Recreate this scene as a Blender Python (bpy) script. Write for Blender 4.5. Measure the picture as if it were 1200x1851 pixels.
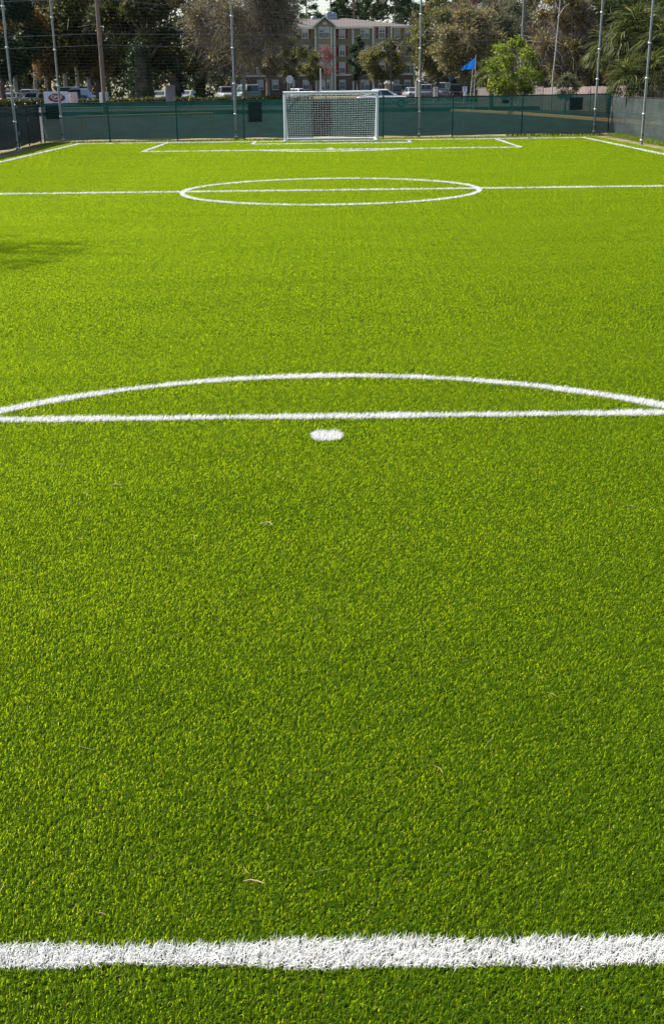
import bpy, math, random
import numpy as np
from mathutils import Vector, Matrix

# ------------------------------------------------------------------ clear
for o in list(bpy.data.objects): bpy.data.objects.remove(o)
S = bpy.context.scene
COL = S.collection
R = math.radians
S.render.engine = 'CYCLES'

# ------------------------------------------------------------------ camera
cd = bpy.data.cameras.new('camera')
cam = bpy.data.objects.new('camera', cd); COL.objects.link(cam)
cd.sensor_fit = 'VERTICAL'; cd.sensor_height = 36.0; cd.sensor_width = 24.0
cd.lens = 36.0 * 2035.65 / 1851.0
cd.clip_start = 0.05; cd.clip_end = 3000
PIT, ROLL, YAW, CAMH = 0.3627, 0.0125, 0.0048, 2.1193
cp, sp, cy, sy = math.cos(PIT), math.sin(PIT), math.cos(YAW), math.sin(YAW)
F = Vector((-sy*cp, cy*cp, -sp)); Rv = Vector((cy, sy, 0)); D = F.cross(Rv)
cr, sr = math.cos(ROLL), math.sin(ROLL)
R2 = Rv*cr + D*sr; D2 = D*cr - Rv*sr
M = Matrix((( R2.x, -D2.x, -F.x, 0), (R2.y, -D2.y, -F.y, 0), (R2.z, -D2.z, -F.z, CAMH), (0, 0, 0, 1)))
cam.matrix_world = M
S.camera = cam
S.render.resolution_x, S.render.resolution_y = 663, 1024

# ------------------------------------------------------------------ sky, sun, exposure
SUN_EL, SUN_AZ = R(47), R(-60)          # azimuth from +Y towards +X
sdir = Vector((math.sin(SUN_AZ)*math.cos(SUN_EL), math.cos(SUN_AZ)*math.cos(SUN_EL), math.sin(SUN_EL)))
W = bpy.data.worlds.new('World'); S.world = W; W.use_nodes = True
wn = W.node_tree; wn.nodes.clear()
sky = wn.nodes.new('ShaderNodeTexSky'); sky.sky_type = 'NISHITA'; sky.sun_disc = False
sky.sun_elevation = SUN_EL; sky.sun_rotation = SUN_AZ
sky.air_density = 1.0; sky.dust_density = 1.5; sky.ozone_density = 1.0
bg = wn.nodes.new('ShaderNodeBackground'); bg.inputs['Strength'].default_value = 0.09
wo = wn.nodes.new('ShaderNodeOutputWorld')
wn.links.new(sky.outputs[0], bg.inputs[0]); wn.links.new(bg.outputs[0], wo.inputs[0])
sl = bpy.data.lights.new('sun', 'SUN'); sl.energy = 4.2; sl.angle = R(0.5); sl.color = (1, 0.955, 0.88)
sun = bpy.data.objects.new('sun', sl); COL.objects.link(sun)
sun.rotation_euler = sdir.to_track_quat('Z', 'Y').to_euler(); sun.location = sdir*60
VS = S.view_settings
VS.view_transform = 'Standard'; VS.look = 'None'; VS.exposure = 1.12; VS.gamma = 1; VS.use_curve_mapping = False

# ------------------------------------------------------------------ material helpers
def nodes(m):
    m.use_nodes = True; t = m.node_tree; t.nodes.clear(); return t
def mat(name, col, rough=0.6, col2=None, scale=8.0, metal=0.0, bump=0.0, spec=0.4, detail=4, stretch=(1, 1, 1), lo=0.35, hi=0.65, alpha=1.0, coat=0.0):
    m = bpy.data.materials.new(name); t = nodes(m); N = t.nodes; L = t.links
    p = N.new('ShaderNodeBsdfPrincipled'); o = N.new('ShaderNodeOutputMaterial')
    p.inputs['Roughness'].default_value = rough; p.inputs['Metallic'].default_value = metal
    p.inputs['Specular IOR Level'].default_value = spec
    p.inputs['Coat Weight'].default_value = coat
    tc = N.new('ShaderNodeTexCoord'); mp = N.new('ShaderNodeMapping'); mp.inputs['Scale'].default_value = stretch
    L.new(tc.outputs['Object'], mp.inputs[0])
    nz = N.new('ShaderNodeTexNoise'); nz.inputs['Scale'].default_value = scale; nz.inputs['Detail'].default_value = detail
    L.new(mp.outputs[0], nz.inputs['Vector'])
    rp = N.new('ShaderNodeValToRGB'); rp.color_ramp.elements[0].position = lo; rp.color_ramp.elements[1].position = hi
    c2 = col2 or tuple(c*0.8 for c in col)
    rp.color_ramp.elements[0].color = (*c2, 1); rp.color_ramp.elements[1].color = (*col, 1)
    L.new(nz.outputs[0], rp.inputs[0]); L.new(rp.outputs[0], p.inputs['Base Color'])
    if bump:
        b = N.new('ShaderNodeBump'); b.inputs['Strength'].default_value = bump; b.inputs['Distance'].default_value = 0.02
        L.new(nz.outputs[0], b.inputs['Height']); L.new(b.outputs[0], p.inputs['Normal'])
    if alpha < 1:
        tr = N.new('ShaderNodeBsdfTransparent'); mx = N.new('ShaderNodeMixShader'); mx.inputs[0].default_value = alpha
        L.new(tr.outputs[0], mx.inputs[1]); L.new(p.outputs[0], mx.inputs[2]); L.new(mx.outputs[0], o.inputs[0])
    else: L.new(p.outputs[0], o.inputs[0])
    return m
BOOST = 1.0
SPEC = .3
def leafmat(name, cols, transl=0.3, rough=0.5, spec=None, big=None, tcol=None, bstretch=(1, 1, 1)):
    """cols: list of (pos, rgb) looked up by the per-leaf random value 'var'; big = (scale, amount) slow patchiness"""
    m = bpy.data.materials.new(name); t = nodes(m); N = t.nodes; L = t.links
    a = N.new('ShaderNodeAttribute'); a.attribute_name = 'var'
    cols = [(q, tuple(min(.9, v*BOOST) for v in c)) for q, c in cols]
    rp = N.new('ShaderNodeValToRGB'); e = rp.color_ramp.elements
    e[0].position, e[0].color = cols[0][0], (*cols[0][1], 1)
    e[1].position, e[1].color = cols[-1][0], (*cols[-1][1], 1)
    for pos, c in cols[1:-1]:
        n = e.new(pos); n.color = (*c, 1)
    src = a.outputs['Fac']
    if big:
        g = N.new('ShaderNodeNewGeometry')
        nz = N.new('ShaderNodeTexNoise'); nz.inputs['Scale'].default_value = big[0]; nz.inputs['Detail'].default_value = 5
        nz.inputs['Roughness'].default_value = 0.6
        mp = N.new('ShaderNodeMapping'); mp.inputs['Scale'].default_value = bstretch
        L.new(g.outputs['Position'], mp.inputs[0]); L.new(mp.outputs[0], nz.inputs['Vector'])
        ma = N.new('ShaderNodeMath'); ma.operation = 'MULTIPLY_ADD'; ma.inputs[1].default_value = big[1]; ma.inputs[2].default_value = -big[1]*0.5
        L.new(nz.outputs[0], ma.inputs[0])
        ad = N.new('ShaderNodeMath'); ad.operation = 'ADD'; ad.use_clamp = True
        L.new(a.outputs['Fac'], ad.inputs[0]); L.new(ma.outputs[0], ad.inputs[1]); src = ad.outputs[0]
    L.new(src, rp.inputs[0])
    p = N.new('ShaderNodeBsdfPrincipled'); p.inputs['Roughness'].default_value = rough; p.inputs['Specular IOR Level'].default_value = SPEC if spec is None else spec
    tb = N.new('ShaderNodeBsdfTranslucent'); mx = N.new('ShaderNodeMixShader'); mx.inputs[0].default_value = transl
    L.new(rp.outputs[0], p.inputs['Base Color']); L.new(rp.outputs[0], tb.inputs[0])
    if tcol:                                    # light that comes through a fibre is tinted by the pigment
        mu = N.new('ShaderNodeMix'); mu.data_type = 'RGBA'; mu.blend_type = 'MULTIPLY'; mu.inputs[0].default_value = 1.0
        mu.inputs[7].default_value = (*tcol, 1); mu.clamp_result = False
        L.new(rp.outputs[0], mu.inputs[6]); L.new(mu.outputs[2], tb.inputs[0])
    L.new(p.outputs[0], mx.inputs[1]); L.new(tb.outputs[0], mx.inputs[2])
    o = N.new('ShaderNodeOutputMaterial'); L.new(mx.outputs[0], o.inputs[0])
    return m

# ------------------------------------------------------------------ object helpers
def tag(o, label=None, cat=None, group=None, kind=None):
    if label: o['label'] = label
    if cat: o['category'] = cat
    if group: o['group'] = group
    if kind: o['kind'] = kind
    return o
def link(name, me, m=None, parent=None, loc=None):
    if m is not None and len(me.materials) == 0:
        for q in (m if isinstance(m, (list, tuple)) else [m]): me.materials.append(q)
    o = bpy.data.objects.new(name, me); COL.objects.link(o)
    if parent is not None: o.parent = parent
    if loc is not None: o.location = loc
    return o
def empty(name, loc=(0, 0, 0), rz=0, label=None, cat=None, group=None):
    o = bpy.data.objects.new(name, None); COL.objects.link(o); o.empty_display_size = 0.2
    o.location = loc; o.rotation_euler = (0, 0, rz)
    return tag(o, label, cat, group)
def copy_tree(o, parent=None):
    c = o.copy(); COL.objects.link(c)
    if parent is not None: c.parent = parent
    for ch in o.children: copy_tree(ch, c)
    return c
def np_mesh(name, V, Fc, var=None, smooth=False, extra=None):
    """V (n,3); Fc (m,k) one face size"""
    V = np.asarray(V, np.float32); Fc = np.asarray(Fc, np.int32)
    me = bpy.data.meshes.new(name); n, (m_, k) = len(V), Fc.shape
    me.vertices.add(n); me.vertices.foreach_set('co', V.ravel())
    me.loops.add(m_*k); me.loops.foreach_set('vertex_index', Fc.ravel())
    me.polygons.add(m_); me.polygons.foreach_set('loop_start', np.arange(0, m_*k, k, dtype=np.int32))
    me.polygons.foreach_set('loop_total', np.full(m_, k, np.int32))
    if smooth: me.polygons.foreach_set('use_smooth', np.ones(m_, bool))
    if var is not None:
        a = me.attributes.new('var', 'FLOAT', 'POINT'); a.data.foreach_set('value', np.asarray(var, np.float32))
    if extra is not None:
        a = me.attributes.new(extra[0], 'INT', 'POINT'); a.data.foreach_set('value', np.asarray(extra[1], np.int32))
    me.update(calc_edges=True)
    return me
class MB:
    def __init__(s): s.v = []; s.f = []; s.sm = []
    def add(s, vs, fs, smooth=False):
        b = len(s.v); s.v += [tuple(v) for v in vs]
        for f in fs: s.f.append([b+i for i in f]); s.sm.append(smooth)
        return s
    def box(s, x0, x1, y0, y1, z0, z1, bev=0.0):
        if bev <= 0:
            v = [(x, y, z) for z in (z0, z1) for y in (y0, y1) for x in (x0, x1)]
            return s.add(v, [(0, 2, 3, 1), (4, 5, 7, 6), (0, 1, 5, 4), (2, 6, 7, 3), (0, 4, 6, 2), (1, 3, 7, 5)])
        b = bev
        def ring(i, z): return [(x0+i, y0+b, z), (x0+b, y0+i, z), (x1-b, y0+i, z), (x1-i, y0+b, z), (x1-i, y1-b, z), (x1-b, y1-i, z), (x0+b, y1-i, z), (x0+i, y1-b, z)]
        V = ring(b, z0)+ring(0, z0+b)+ring(0, z1-b)+ring(b, z1); Fs = []
        for k in range(3):
            for j in range(8): Fs.append((k*8+j, k*8+(j+1) % 8, k*8+8+(j+1) % 8, k*8+8+j))
        Fs += [tuple(range(7, -1, -1)), tuple(range(24, 32))]
        return s.add(V, Fs)
    def tube(s, pts, rad, n=8, cap=True, smooth=True):
        pts = [Vector(p) for p in pts]; V = []; Fs = []
        if not isinstance(rad, (list, tuple)): rad = [rad]*len(pts)
        ref = None
        for i, p in enumerate(pts):
            d = (pts[min(i+1, len(pts)-1)] - pts[max(i-1, 0)]).normalized()
            if ref is None:
                ref = Vector((0, 0, 1)) if abs(d.z) < 0.9 else Vector((1, 0, 0))
            a = d.cross(ref).normalized(); b = a.cross(d); ref = b
            for j in range(n):
                t = 2*math.pi*j/n; V.append(p + a*math.cos(t)*rad[i] + b*math.sin(t)*rad[i])
        for i in range(len(pts)-1):
            for j in range(n): Fs.append((i*n+j, i*n+(j+1) % n, (i+1)*n+(j+1) % n, (i+1)*n+j))
        s.add(V, Fs, smooth)
        if cap:
            s.add(V[:n], [tuple(range(n-1, -1, -1))]); s.add(V[-n:], [tuple(range(n))])
        return s
    def lathe(s, prof, n=16, c=(0, 0, 0), smooth=True):
        V = [(c[0]+r*math.cos(2*math.pi*j/n), c[1]+r*math.sin(2*math.pi*j/n), c[2]+z) for r, z in prof for j in range(n)]; Fs = []
        for i in range(len(prof)-1):
            for j in range(n): Fs.append((i*n+j, i*n+(j+1) % n, (i+1)*n+(j+1) % n, (i+1)*n+j))
        s.add(V, Fs, smooth); s.add(V[:n], [tuple(range(n-1, -1, -1))]); return s.add(V[-n:], [tuple(range(n))])
    def prism(s, poly, axis, a, b):
        """poly 2D; axis 'x','y','z' extruded from a to b"""
        def P(u, v, w): return {'x': (w, u, v), 'y': (u, w, v), 'z': (u, v, w)}[axis]
        n = len(poly); V = [P(u, v, a) for u, v in poly]+[P(u, v, b) for u, v in poly]
        Fs = [(i, (i+1) % n, n+(i+1) % n, n+i) for i in range(n)]+[tuple(range(n-1, -1, -1)), tuple(range(n, 2*n))]
        return s.add(V, Fs)
    def mesh(s, name):
        me = bpy.data.meshes.new(name); me.from_pydata(s.v, [], s.f)
        me.polygons.foreach_set('use_smooth', s.sm); me.update(); return me
    def build(s, name, m, parent=None, loc=None): return link(name, s.mesh(name), m, parent, loc)

def yh(px): return 160 - px*0.0125
def PX(px, Y): return (px-600)*Y/2176.0          # a column of the photograph seen at distance Y
def PZ(px, py, Y): return CAMH + (yh(px)-py)*Y/2340.0

# ------------------------------------------------------------------ materials
M_white = mat('white_paint', (0.88, 0.88, 0.86), 0.4, (0.82, 0.82, 0.80), 6)
M_galv = mat('galvanised_steel', (0.36, 0.37, 0.36), 0.5, (0.25, 0.26, 0.255), 14, metal=0.55, bump=0.05)
M_galv2 = mat('bright_galvanised_collar', (0.75, 0.75, 0.72), 0.4, (0.6, 0.6, 0.58), 20, metal=0.3)
M_black = mat('black_metal', (0.02, 0.02, 0.022), 0.5)
M_rope = mat('black_cord', (0.015, 0.016, 0.015), 0.8)
M_asphalt = mat('asphalt', (0.075, 0.075, 0.073), 0.9, (0.05, 0.05, 0.05), 3, bump=0.2)
M_conc = mat('concrete', (0.42, 0.40, 0.36), 0.85, (0.32, 0.30, 0.27), 5, bump=0.1)
M_curb = mat('faded_yellow_curb_paint', (0.72, 0.46, 0.12), 0.8, (0.55, 0.38, 0.18), 3)
M_bark = mat('bark', (0.13, 0.10, 0.075), 0.9, (0.06, 0.048, 0.038), 9, bump=0.6, stretch=(1, 1, .3))
M_barkp = mat('pale_bark', (0.30, 0.25, 0.19), 0.9, (0.15, 0.12, 0.09), 9, bump=0.6, stretch=(1, 1, .3))
M_birch = mat('white_bark', (0.62, 0.60, 0.54), 0.8, (0.33, 0.30, 0.26), 6, stretch=(1, 1, 2))
M_polewood = mat('weathered_pole_wood', (0.25, 0.18, 0.125), 0.85, (0.15, 0.105, 0.075), 12, bump=0.4, stretch=(1, 1, .08))
M_plank = mat('grey_pink_fence_wood', (0.34, 0.27, 0.245), 0.85, (0.22, 0.17, 0.155), 5, bump=0.3, stretch=(3, 3, .3))

# ------------------------------------------------------------------ ground, turf base, road
def sheet(name, x0, x1, y0, y1, z, m, kind='structure'):
    b = MB(); b.add([(x0, y0, z), (x1, y0, z), (x1, y1, z), (x0, y1, z)], [(0, 1, 2, 3)])
    return tag(b.build(name, m), kind=kind)
M_ground = mat('dry_lawn_ground', (0.085, 0.105, 0.025), 0.95, (0.14, 0.115, 0.06), 0.9, bump=0.3, detail=10)
sheet('ground', -900, 900, -300, 1500, -0.03, M_ground)
M_dirt = mat('sandy_border', (0.115, 0.12, 0.03), 0.95, (0.26, 0.185, 0.10), 1.1, bump=0.3, detail=10, lo=0.42, hi=0.6)
sheet('border_strip', -12.2, 12.2, -8, 52.5, -0.014, M_dirt)
M_infill = mat('turf_backing', (0.022, 0.036, 0.003), 0.95, (0.012, 0.02, 0.002), 60, bump=0.3, spec=0.0)
TX0, TX1, TY0, TY1 = -10.75, 10.75, 0.25, 49.0
sheet('turf_backing', TX0-.05, TX1+.05, -7, TY1+.05, 0.0, M_infill)
def slab(name, x0, x1, y0, y1, z, m): return tag(MB().box(x0, x1, y0, y1, -.2, z).build(name, m), kind='structure')
M_lot = mat('dark_worn_asphalt', (0.045, 0.046, 0.045), 0.9, (0.03, 0.031, 0.03), 1.2, bump=0.2)
sheet('driveway', -70, 90, 52.8, 97.3, -0.021, M_lot)
slab('road', -160, 160, 97.3, 110.5, 0.28, M_asphalt)
slab('sidewalk', -160, 160, 110.5, 112.6, 0.40, M_conc)
slab('lawn', -300, 300, 112.6, 600, 0.26, M_ground)
sheet('parking_lot', -160, 160, 117, 174, 0.275, M_asphalt)

# ------------------------------------------------------------------ field markings: geometry in field metres
XC, HW = -0.067, 10.12
YN, YF, YM = 2.328, 47.5, 24.94
LW = 0.043            # half line width
ARC_R = 3.295; NY = 7.39; FY = 41.0; PW = 6.55
def arc(cx, cyy, r, a0, a1, n): return [(cx+r*math.cos(a0+(a1-a0)*i/n), cyy+r*math.sin(a0+(a1-a0)*i/n)) for i in range(n+1)]
aN = math.asin((NY-5.235)/ARC_R)
LINES = [
 ('goal_line', [(XC-HW, YN), (XC+HW, YN)]),
 ('goal_line', [(XC-HW, YF), (XC+HW, YF)]),
 ('touchline', [(XC-HW, YN), (XC-HW, YF)]),
 ('touchline', [(XC+HW, YN), (XC+HW, YF)]),
 ('halfway_line', [(XC-HW, YM), (XC+HW, YM)]),
 ('centre_circle', arc(XC, YM, 3.15, 0, 2*math.pi, 72)),
 ('penalty_area_line', [(XC-PW, YN), (XC-PW, NY), (XC+PW, NY), (XC+PW, YN)]),
 ('penalty_area_line', [(XC-PW, YF), (XC-PW, FY), (XC+PW, FY), (XC+PW, YF)]),
 ('goal_area_line', [(XC-3.03, YF), (XC-3.03, 45.4), (XC+3.03, 45.4), (XC+3.03, YF)]),
 ('penalty_arc', arc(XC, 5.235, ARC_R, aN, math.pi-aN, 40)),
 ('penalty_arc', arc(XC, FY+2.155, ARC_R, -aN, -(math.pi-aN), 40)),
]
SPOTS = [('penalty_spot', (XC+.005, 6.945), 0.105), ('penalty_spot', (XC-.05, 41.6), 0.12)]
rng = np.random.default_rng(7)
_wob = rng.uniform(0, 6.28, 8)
def wob(x, y): return 0.008*np.sin(x*3.1+_wob[0]+y*1.3)+0.005*np.sin(x*8.3+_wob[1]-y*7)+0.004*np.sin(x*19+y*13+_wob[2])
def seg_dist(P, a, b):
    a = np.array(a); d = np.array(b)-a; L2 = d@d
    t = np.clip(((P-a)@d)/L2, 0, 1)
    return np.hypot(*(P-a-t[:, None]*d).T)
def in_lines(P, margin=0.0):
    out = np.zeros(len(P), bool)
    for n, pl in LINES:
        for a, b in zip(pl[:-1], pl[1:]):
            x0, x1 = min(a[0], b[0])-.5, max(a[0], b[0])+.5; y0, y1 = min(a[1], b[1])-.5, max(a[1], b[1])+.5
            k = np.where((P[:, 0] > x0) & (P[:, 0] < x1) & (P[:, 1] > y0) & (P[:, 1] < y1) & ~out)[0]
            if len(k): out[k] = seg_dist(P[k], a, b) < LW+margin+wob(P[k, 0], P[k, 1])
    for n, c, r in SPOTS: out |= np.hypot(P[:, 0]-c[0], P[:, 1]-c[1]) < r+margin
    return out

# ------------------------------------------------------------------ blades of artificial grass
def blades(P, rg, wid, hgt, segs=2, lean=(8, 42), nap=(0.75, 0.25), varmul=1.0, curl=(24, 88), grouped=False, sd=.13):
    """ribbon blades rooted at P (n,2); returns V, F(tri), var, root index"""
    n = len(P)
    L = rg.uniform(0.72, 1.2, n)*hgt; w = rg.uniform(0.75, 1.25, n)*wid
    g = np.arange(n)//TUFT; m_ = g.max()+1 if n else 0               # blades of one stitch share a direction and a shade
    az = rg.uniform(0, 2*np.pi, m_)[g]+rg.normal(0, .8, n) if grouped else rg.uniform(0, 2*np.pi, n)
    dx = np.cos(az)+nap[0]; dy = np.sin(az)+nap[1]; dn = np.hypot(dx, dy)+1e-6; dx /= dn; dy /= dn
    a1 = np.radians(rg.uniform(*lean, n)); a2 = a1+np.radians(rg.uniform(*curl, n))
    tw = az+np.pi/2+rg.normal(0, .5, n)                       # blade width direction
    wx, wy = np.cos(tw), np.sin(tw)
    root = np.c_[P, np.full(n, -0.002)]
    l1 = L*0.5; l2 = L*0.55
    mid = root+np.c_[dx*np.sin(a1)*l1, dy*np.sin(a1)*l1, np.cos(a1)*l1]
    tip = mid+np.c_[dx*np.sin(a2)*l2, dy*np.sin(a2)*l2, np.cos(a2)*l2]
    W = np.c_[wx*w/2, wy*w/2, np.zeros(n)]
    va = np.clip(rg.normal(.5, sd, n)+(rg.normal(0, sd*.6, m_)[g] if grouped else rg.normal(0, .1, n)), 0.02, .96)
    dry = rg.random(n) < .008; va[dry] = 0.99
    if segs == 2:
        V = np.stack([root-W, root+W, mid-W*.95, mid+W*.95, tip], 1).reshape(-1, 3); k = 5
        T = np.array([[0, 1, 3], [0, 3, 2], [2, 3, 4]])
    else:
        V = np.stack([root-W, root+W, mid*.35+tip*.65], 1).reshape(-1, 3); k = 3
        T = np.array([[0, 1, 2]])
    Fc = (np.arange(n)[:, None, None]*k+T[None]).reshape(-1, 3)
    return V, Fc, np.repeat(va, k)
TILE = 0.25; TUFT = 3
# (limit of distance, blades per m2, width, height, segments)
LODS = [(5.0, 38000, 0.0020, 0.027, 2), (10, 19000, 0.0029, 0.027, 2), (20, 8500, 0.0051, 0.024, 2), (34, 4200, 0.0082, 0.024, 2), (1e9, 2300, 0.0125, 0.024, 2)]   # tiles cut by markings
TLODS = [(5.0, 38000, 0.0020, 0.027, .12), (10, 34000, 0.0022, 0.026, .10), (20, 20000, 0.0031, 0.024, .08), (34, 12000, 0.0046, 0.024, .07), (1e9, 7000, 0.0068, 0.024, .06)]  # laid tiles
NVAR = 14
def tile_points(rg, dens):
    k = int(round(math.sqrt(dens/TUFT)*TILE)); g = (np.arange(k)+.5)/k*TILE-TILE/2
    a, b = np.meshgrid(g, g); h = TILE/k*.5
    c = np.c_[a.ravel(), b.ravel()]+rg.uniform(-h, h, (k*k, 2))
    return np.repeat(c, TUFT, 0)+rg.normal(0, TILE/k*.22, (k*k*TUFT, 2))
M_turf = leafmat('artificial_turf_fibre', [(0.0, (0.013, 0.040, 0.002)), (0.35, (0.046, 0.108, 0.004)), (0.6, (0.094, 0.180, 0.008)), (0.85, (0.132, 0.222, 0.020)), (0.965, (0.150, 0.235, 0.035)), (1.0, (0.19, 0.18, 0.09))], transl=0.6, rough=0.5, spec=0.05, big=(1.0, 0.22), tcol=(5.4, 3.62, 0.8), bstretch=(.45, 1.5, 1))
M_wturf = leafmat('white_turf_fibre', [(0.0, (0.80, 0.79, 0.76)), (1.0, (0.90, 0.89, 0.87))], transl=0.42, rough=0.5, spec=0.2)
tiles = bpy.data.collections.new('turf_tiles')
for li, (lim, dens, wd, hg, sd) in enumerate(TLODS):
    for v in range(NVAR):
        rg = np.random.default_rng(100+li*20+v)
        P = tile_points(rg, dens)
        V, Fc, va = blades(P, rg, wd, hg, 2, grouped=True, sd=sd)
        me = np_mesh('turf_tile', V, Fc, va); me.materials.append(M_turf)
        tiles.objects.link(bpy.data.objects.new('turf_tile_%d%02d' % (li, v), me))
nx = int(round((TX1-TX0)/TILE)); ny = int(round((TY1-TY0)/TILE))
gx, gy = np.meshgrid(TX0+TILE*(np.arange(nx)+.5), TY0+TILE*(np.arange(ny)+.5))
C = np.c_[gx.ravel(), gy.ravel()]
def ldist(P): return np.hypot(np.maximum(np.abs(P[:, 0])-.34*P[:, 1]-.8, 0)*6, P[:, 1])
dist = ldist(C)
lod = np.digitize(dist, [l[0] for l in LODS])
edge = in_lines(C, 0.175)
varidx = rng.integers(0, NVAR, len(C))
EV, EF, EA = [], [], []; nb = 0
for i in np.where(edge)[0]:
    li = lod[i]; lim, dens, wd, hg, sg = LODS[li]
    rg = np.random.default_rng(100+li*20+int(varidx[i]))
    P = tile_points(rg, dens)+C[i]
    P = P[~in_lines(P)]
    if not len(P): continue
    V, Fc, va = blades(P, rg, wd, hg, sg, grouped=True, sd=TLODS[li][4])
    EV.append(V); EF.append(Fc+nb); EA.append(va); nb += len(V)
keep = ~edge
jit = np.c_[C[keep], np.zeros(keep.sum())]
EV.append(jit); EA.append(np.zeros(len(jit)))
tv = np.concatenate(EV); tf = np.concatenate(EF)
tid = np.concatenate([np.full(nb, -1), lod[keep]*NVAR+varidx[keep]])
me = np_mesh('artificial_turf', tv, tf, np.concatenate(EA), extra=('tile', tid))
turf = link('artificial_turf', me, M_turf)
tag(turf, 'bright green artificial grass covering the football pitch', 'turf', kind='stuff')
ng = bpy.data.node_groups.new('lay_turf_tiles', 'GeometryNodeTree')
ng.interface.new_socket('Geometry', in_out='INPUT', socket_type='NodeSocketGeometry')
ng.interface.new_socket('Geometry', in_out='OUTPUT', socket_type='NodeSocketGeometry')
gi = ng.nodes.new('NodeGroupInput'); go = ng.nodes.new('NodeGroupOutput')
iop = ng.nodes.new('GeometryNodeInstanceOnPoints'); ci = ng.nodes.new('GeometryNodeCollectionInfo')
ci.inputs['Collection'].default_value = tiles; ci.inputs['Separate Children'].default_value = True; ci.inputs['Reset Children'].default_value = True
na = ng.nodes.new('GeometryNodeInputNamedAttribute'); na.data_type = 'INT'; na.inputs['Name'].default_value = 'tile'
cmpn = ng.nodes.new('FunctionNodeCompare'); cmpn.data_type = 'INT'; cmpn.operation = 'GREATER_EQUAL'
ia = [s for s in cmpn.inputs if s.type == 'INT' and s.enabled] if False else [s for s in cmpn.inputs if s.type == 'INT']
attr_out = [s for s in na.outputs if s.type == 'INT' and s.enabled][0] if any(s.type == 'INT' and s.enabled for s in na.outputs) else na.outputs[0]
ng.links.new(attr_out, ia[0]); ia[1].default_value = 0
m2p = ng.nodes.new('GeometryNodeJoinGeometry')
ng.links.new(gi.outputs[0], iop.inputs['Points']); ng.links.new(cmpn.outputs[0], iop.inputs['Selection'])
ng.links.new(ci.outputs[0], iop.inputs['Instance']); iop.inputs['Pick Instance'].default_value = True
ng.links.new(attr_out, iop.inputs['Instance Index'])
ng.links.new(iop.outputs[0], m2p.inputs[0]); ng.links.new(gi.outputs[0], m2p.inputs[0]); ng.links.new(m2p.outputs[0], go.inputs[0])
md = turf.modifiers.new('tiles', 'NODES'); md.node_group = ng

# white turf inlays, one object for each marking
def white_blades(P, seed):
    rg = np.random.default_rng(seed); V_, F_, A_ = [], [], []; n = 0
    d = ldist(P); ll = np.digitize(d, [l[0] for l in LODS])
    for li, (lim, dens, wd, hg, sg) in enumerate(LODS):
        k = np.where(ll == li)[0]
        if not len(k): continue
        k = k[rg.random(len(k)) < (1, .44, .18, .09, .05)[li]]
        V, Fc, va = blades(P[k], rg, wd*1.2, hg*(1.12, 1.32, 1.62, 1.85, 2.1)[li], sg, lean=(3, 34), nap=(0.4, 0.15), curl=(12, 80) if li < 1 else (4, 55))
        V_.append(V); F_.append(Fc+n); A_.append(va); n += len(V)
    return np.concatenate(V_), np.concatenate(F_), np.concatenate(A_)
DEN = 52000
for q, (name, pl) in enumerate(LINES):
    pts = []
    for a, b in zip(pl[:-1], pl[1:]):
        a = np.array(a); b = np.array(b); L = np.hypot(*(b-a)); ex = LW if len(pl) < 20 else 0
        n = int((L+2*ex)*2*(LW+.02)*DEN); t = rng.uniform(-ex/L, 1+ex/L, n); s = rng.uniform(-(LW+.02), LW+.02, n)
        d = (b-a)/L; p = a+t[:, None]*(b-a)+s[:, None]*np.array([-d[1], d[0]])
        k = np.abs(s) < LW+wob(p[:, 0], p[:, 1]); pts.append(p[k])
    V, Fc, va = white_blades(np.concatenate(pts), 900+q)
    tag(link(name, np_mesh(name, V, Fc, va), M_wturf), kind='structure')
for q, (name, c, r) in enumerate(SPOTS):
    n = int(math.pi*r*r*DEN); rr = r*np.sqrt(rng.random(n)); t = rng.uniform(0, 6.283, n)
    V, Fc, va = white_blades(np.c_[c[0]+rr*np.cos(t), c[1]+rr*np.sin(t)], 950+q)
    tag(link(name, np_mesh(name, V, Fc, va), M_wturf), kind='structure')

# ================================================================== THINGS
rnd = random.Random(11)
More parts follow.
